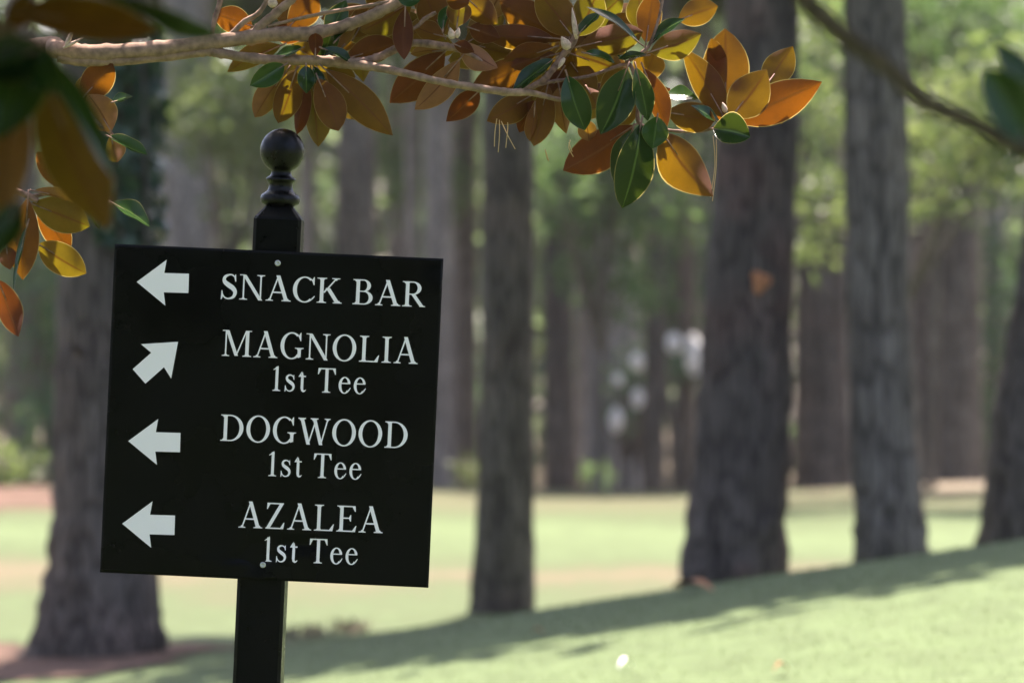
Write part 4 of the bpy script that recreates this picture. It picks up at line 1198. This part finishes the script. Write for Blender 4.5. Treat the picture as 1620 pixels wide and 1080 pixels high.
# unseen leaf puffs added to shade the magnolia's visible leaves and branches
def shade_crown_mesh():
    r = random.Random(77)
    v, f = [], []
    puffs = [(-1.55, 5.6, 2.75, .55), (-1.9, 6.4, 3.6, .8), (-2.4, 5.6, 2.6, .6), (-1.4, 6.2, 3.3, .5)]
    puffs += [(-.62, 5.0, 2.25, .34), (-.3, 5.0, 2.3, .34), (-.45, 5.2, 2.6, .45), (-.85, 5.0, 2.3, .45), (-.45, 4.8, 2.2, .3), (-.7, 4.6, 2.2, .3), (-.75, 4.2, 2.1, .25), (-.3, 4.3, 2.25, .3), (-.3, 5.1, 2.6, .4), (-.1, 5.2, 2.6, .4), (.62, 5.3, 2.45, .3), (.9, 5.35, 2.5, .3), (.75, 5.5, 2.8, .3)]
    puffs += [(-.95, 8.3, 2.5, .3), (-.70, 8.3, 2.45, .22), (-.45, 8.35, 2.55, .25), (-.28, 8.25, 2.38, .17), (-.08, 8.3, 2.45, .22), (.08, 8.3, 2.42, .18), (-.6, 8.4, 2.8, .3), (-.2, 8.45, 2.85, .3)]
    for q in range(64):
        x, y, z = r.uniform(-2.3, .55), r.uniform(6.9, 9.9), r.uniform(2.65, 4.2)
        if x - (z - 2.0) * .11 > .12 and abs(y - (z - 2.0) * .445 - 8.06) < .6: continue
        puffs.append((x, y, z, r.uniform(.25, .42)))
    for q in range(26):
        puffs.append((r.uniform(-1.8, -.62), r.uniform(3.0, 5.0), r.uniform(1.5, 2.4), r.uniform(.22, .34)))
    for q in range(14):
        puffs.append((r.uniform(-.6, .0), r.uniform(3.2, 5.0), r.uniform(2.12, 2.7), r.uniform(.2, .3)))
    for q in range(16):
        puffs.append((r.uniform(.35, 1.1), r.uniform(3.6, 5.6), r.uniform(2.2, 2.8), r.uniform(.2, .3)))
    puffs += [(x, 4.7 + .445 * (z - 1.75), z, .34) for x in (-.75, -.6, -.45, -.32, -.18) for z in (2.18, 2.4)]
    puffs += [(r.uniform(-.74, -.6), r.uniform(3.9, 4.9), r.uniform(1.25, 2.0), r.uniform(.14, .22)) for q in range(16)]
    puffs += [(r.uniform(-.6, -.1), r.uniform(3.7, 4.7), r.uniform(1.98, 2.2), r.uniform(.14, .22)) for q in range(14)]
    puffs += [(x, 4.4 + .445 * (z - 1.8), z, .26) for x in (.25, .36, .46, .58) for z in (2.1, 2.35)]
    puffs += [(x, 4.4 + .445 * (z - 1.75), z, .3) for x in (.5, .65, .8) for z in (2.25, 2.5)]
    for x, y, z, rad in puffs:
        for k in range(int(420 * rad if y < 5.6 else 620 * rad)):
            p = Vector((x + r.gauss(0, .5) * rad, y + r.gauss(0, .5) * rad, z + r.gauss(0, .4) * rad)) - MO
            wp = p + MO
            if wp.y > 6.5:
                q = wp - sdir * ((wp.y - 8.06) / sdir.y)  # gaps cut along the sun's line to let flecks of sun through
                if noise.noise(Vector((q.x * 9.5, q.z * 9.5, 4.2))) + .35 * noise.noise(Vector((q.x * 19, q.z * 19, 1.2))) > (-.30 if q.x < -.55 else -.12): continue
            if abs(wp.x) < .117 * wp.y + .12 and wp.z < EYE + .0776 * wp.y + .10 and wp.y < 9.9: continue      # keep the added shading leaves out of the camera's view
            nrm = Vector((r.gauss(0, .6), r.gauss(0, .6), r.gauss(.7, .5))).normalized()
            a = nrm.orthogonal().normalized(); a.rotate(Quaternion(nrm, r.uniform(0, 6.28))); b_ = nrm.cross(a)
            L = r.uniform(.06, .09); W = L * .4
            b = len(v)
            v += [p - a * L, p - a * L * .1 - b_ * W, p + a * L, p - a * L * .1 + b_ * W]
            f.append((b, b + 1, b + 2, b + 3))
    return mesh('crown', v, f, False)  # mesh of the added shading leaf puffs
cr = link('crown', shade_crown_mesh(), MAT['dark'], mag)  # added unseen leaf puffs for shade, not a real part of the crown
cr['kind'] = 'stuff'

# ------------------------------------------------------------------ small things
def needles(lst, label, group=None):
    a0 = at(lst[0][0][0], lst[0][0][1], MB_ - .02)
    root_v = a0
    mb = MB()
    for p in lst:
        pts = [(at(x, y, MB_ - .02 + .01 * i) - root_v, .0009) for i, (x, y) in enumerate(p)]
        mb.tube(catmull(pts, 4), 5)
    o = mb.build('pine_needles', MAT['needle'])
    o.location = root_v
    tag(o, label, 'pine needles', group)
needles([[(786, 188), (783, 208), (782, 232)], [(793, 192), (803, 214), (815, 236)], [(790, 190), (790, 215), (788, 241)], [(803, 194), (803, 206), (800, 234)]], 'dry tan pine needles hanging below the leaves left of centre')
needles([[(862, 236), (866, 253)], [(863, 238), (868, 255)]], 'short dry needle pair hanging at the middle of the spray')
needles([[(902, 222), (900, 234), (907, 248)], [(900, 226), (905, 240)]], 'dry needle pair beside the lowest orange leaf')
needles([[(1128, 215), (1131, 260), (1124, 312)], [(1133, 220), (1133, 262), (1127, 318)]], 'long pale needles hanging against the pinkish brown leaf')

def ground_leaf(px, py, d, L, W, mat, name, label, cat):
    k = MPP * d / DS
    x = (px - 810) * k
    z = gz(x, d)
    v, f = [], []
    for j in range(7):
        t = j / 6
        h = W * math.sin(math.pi * min(.999, max(.001, t))) ** .7
        for i in (-1, 0, 1):
            v.append((L * (t - .5), i * h, .012 + .35 * abs(i) * h + .03 * math.sin(math.pi * t)))
    for j in range(6):
        for i in range(2):
            f.append((j * 3 + i, (j + 1) * 3 + i, (j + 1) * 3 + i + 1, j * 3 + i + 1))
    o = link(name, mesh(name, v, f), mat)
    o.location = (x, d, z)
    o.rotation_euler = (0, 0, rng.uniform(-.6, .6))
    tag(o, label, cat)
def ground_d(px, py):
    d = 8.0
    while d < 60:
        p = at(px, py, d)
        if p.z < gz(p.x, d): return d
        d += 0.02
    return 46
dd = ground_d(990, 1062); ground_leaf(990, 1062, dd, .055, .02, MAT['white'], 'fallen_petal', 'small white petal lying on the sunlit grass at the bottom', 'petal')
dd = ground_d(1236, 1070); ground_leaf(1236, 1070, dd, .06, .02, MAT['brown_leaf'], 'fallen_leaf', 'brown fallen leaf at the bottom of the sunlit grass', 'leaf')
dd = ground_d(850, 1012); ground_leaf(850, 1012, dd, .06, .018, MAT['brown_leaf'], 'fallen_leaf', 'orange brown leaf at the edge of the shaded band', 'leaf')
dd = ground_d(1095, 938); ground_leaf(1095, 938, dd, .2, .05, MAT['brown_leaf'], 'fallen_leaf', 'flat brown debris in the shade at the foot of the scarred pine', 'leaf')

# brown weeds beyond the post
def weed(px, py, wpx, seed, label):
    d = ground_d(px, py); r = random.Random(seed)
    k = MPP * d / DS
    x = (px - 810) * k
    v, f = [], []
    for i in range(120):
        bx, by = r.gauss(0, wpx * k * .35), r.gauss(0, .15)
        h = r.uniform(.02, .08); a = r.uniform(0, 6.28)
        dx, dy = math.cos(a) * .01, math.sin(a) * .01
        b = len(v)
        v += [(bx - dx, by - dy, -.01), (bx + dx, by + dy, -.01), (bx + r.gauss(0, .05), by + r.gauss(0, .05), h)]
        f.append((b, b + 1, b + 2))
    o = link('weed_tuft', mesh('weed_tuft', v, f, False), MAT['litter'])
    o.location = (x, d, gz(x, d))
    tag(o, label, 'weeds')
weed(482, 1005, 60, 1, 'brown dry weed tuft just right of the sign post')
weed(556, 998, 34, 2, 'small brown weed tuft between the post and the straight pine')

# ------------------------------------------------------------------ the air of a humid wood
hz = MB()
hz.box(-330, 330, -330, 400, -5.0, 23.0)
haze_m, hn, hl = newmat('haze_air')
ho = N(hn, 'ShaderNodeOutputMaterial')
hv = N(hn, 'ShaderNodeVolumePrincipled')
hv.inputs['Color'].default_value = (0.93, 0.95, 0.95, 1)
hv.inputs['Density'].default_value = 0.00018
hl.new(hv.outputs[0], ho.inputs['Volume'])
tag(hz.build('haze', haze_m, None, False), None, None, kind='stuff')
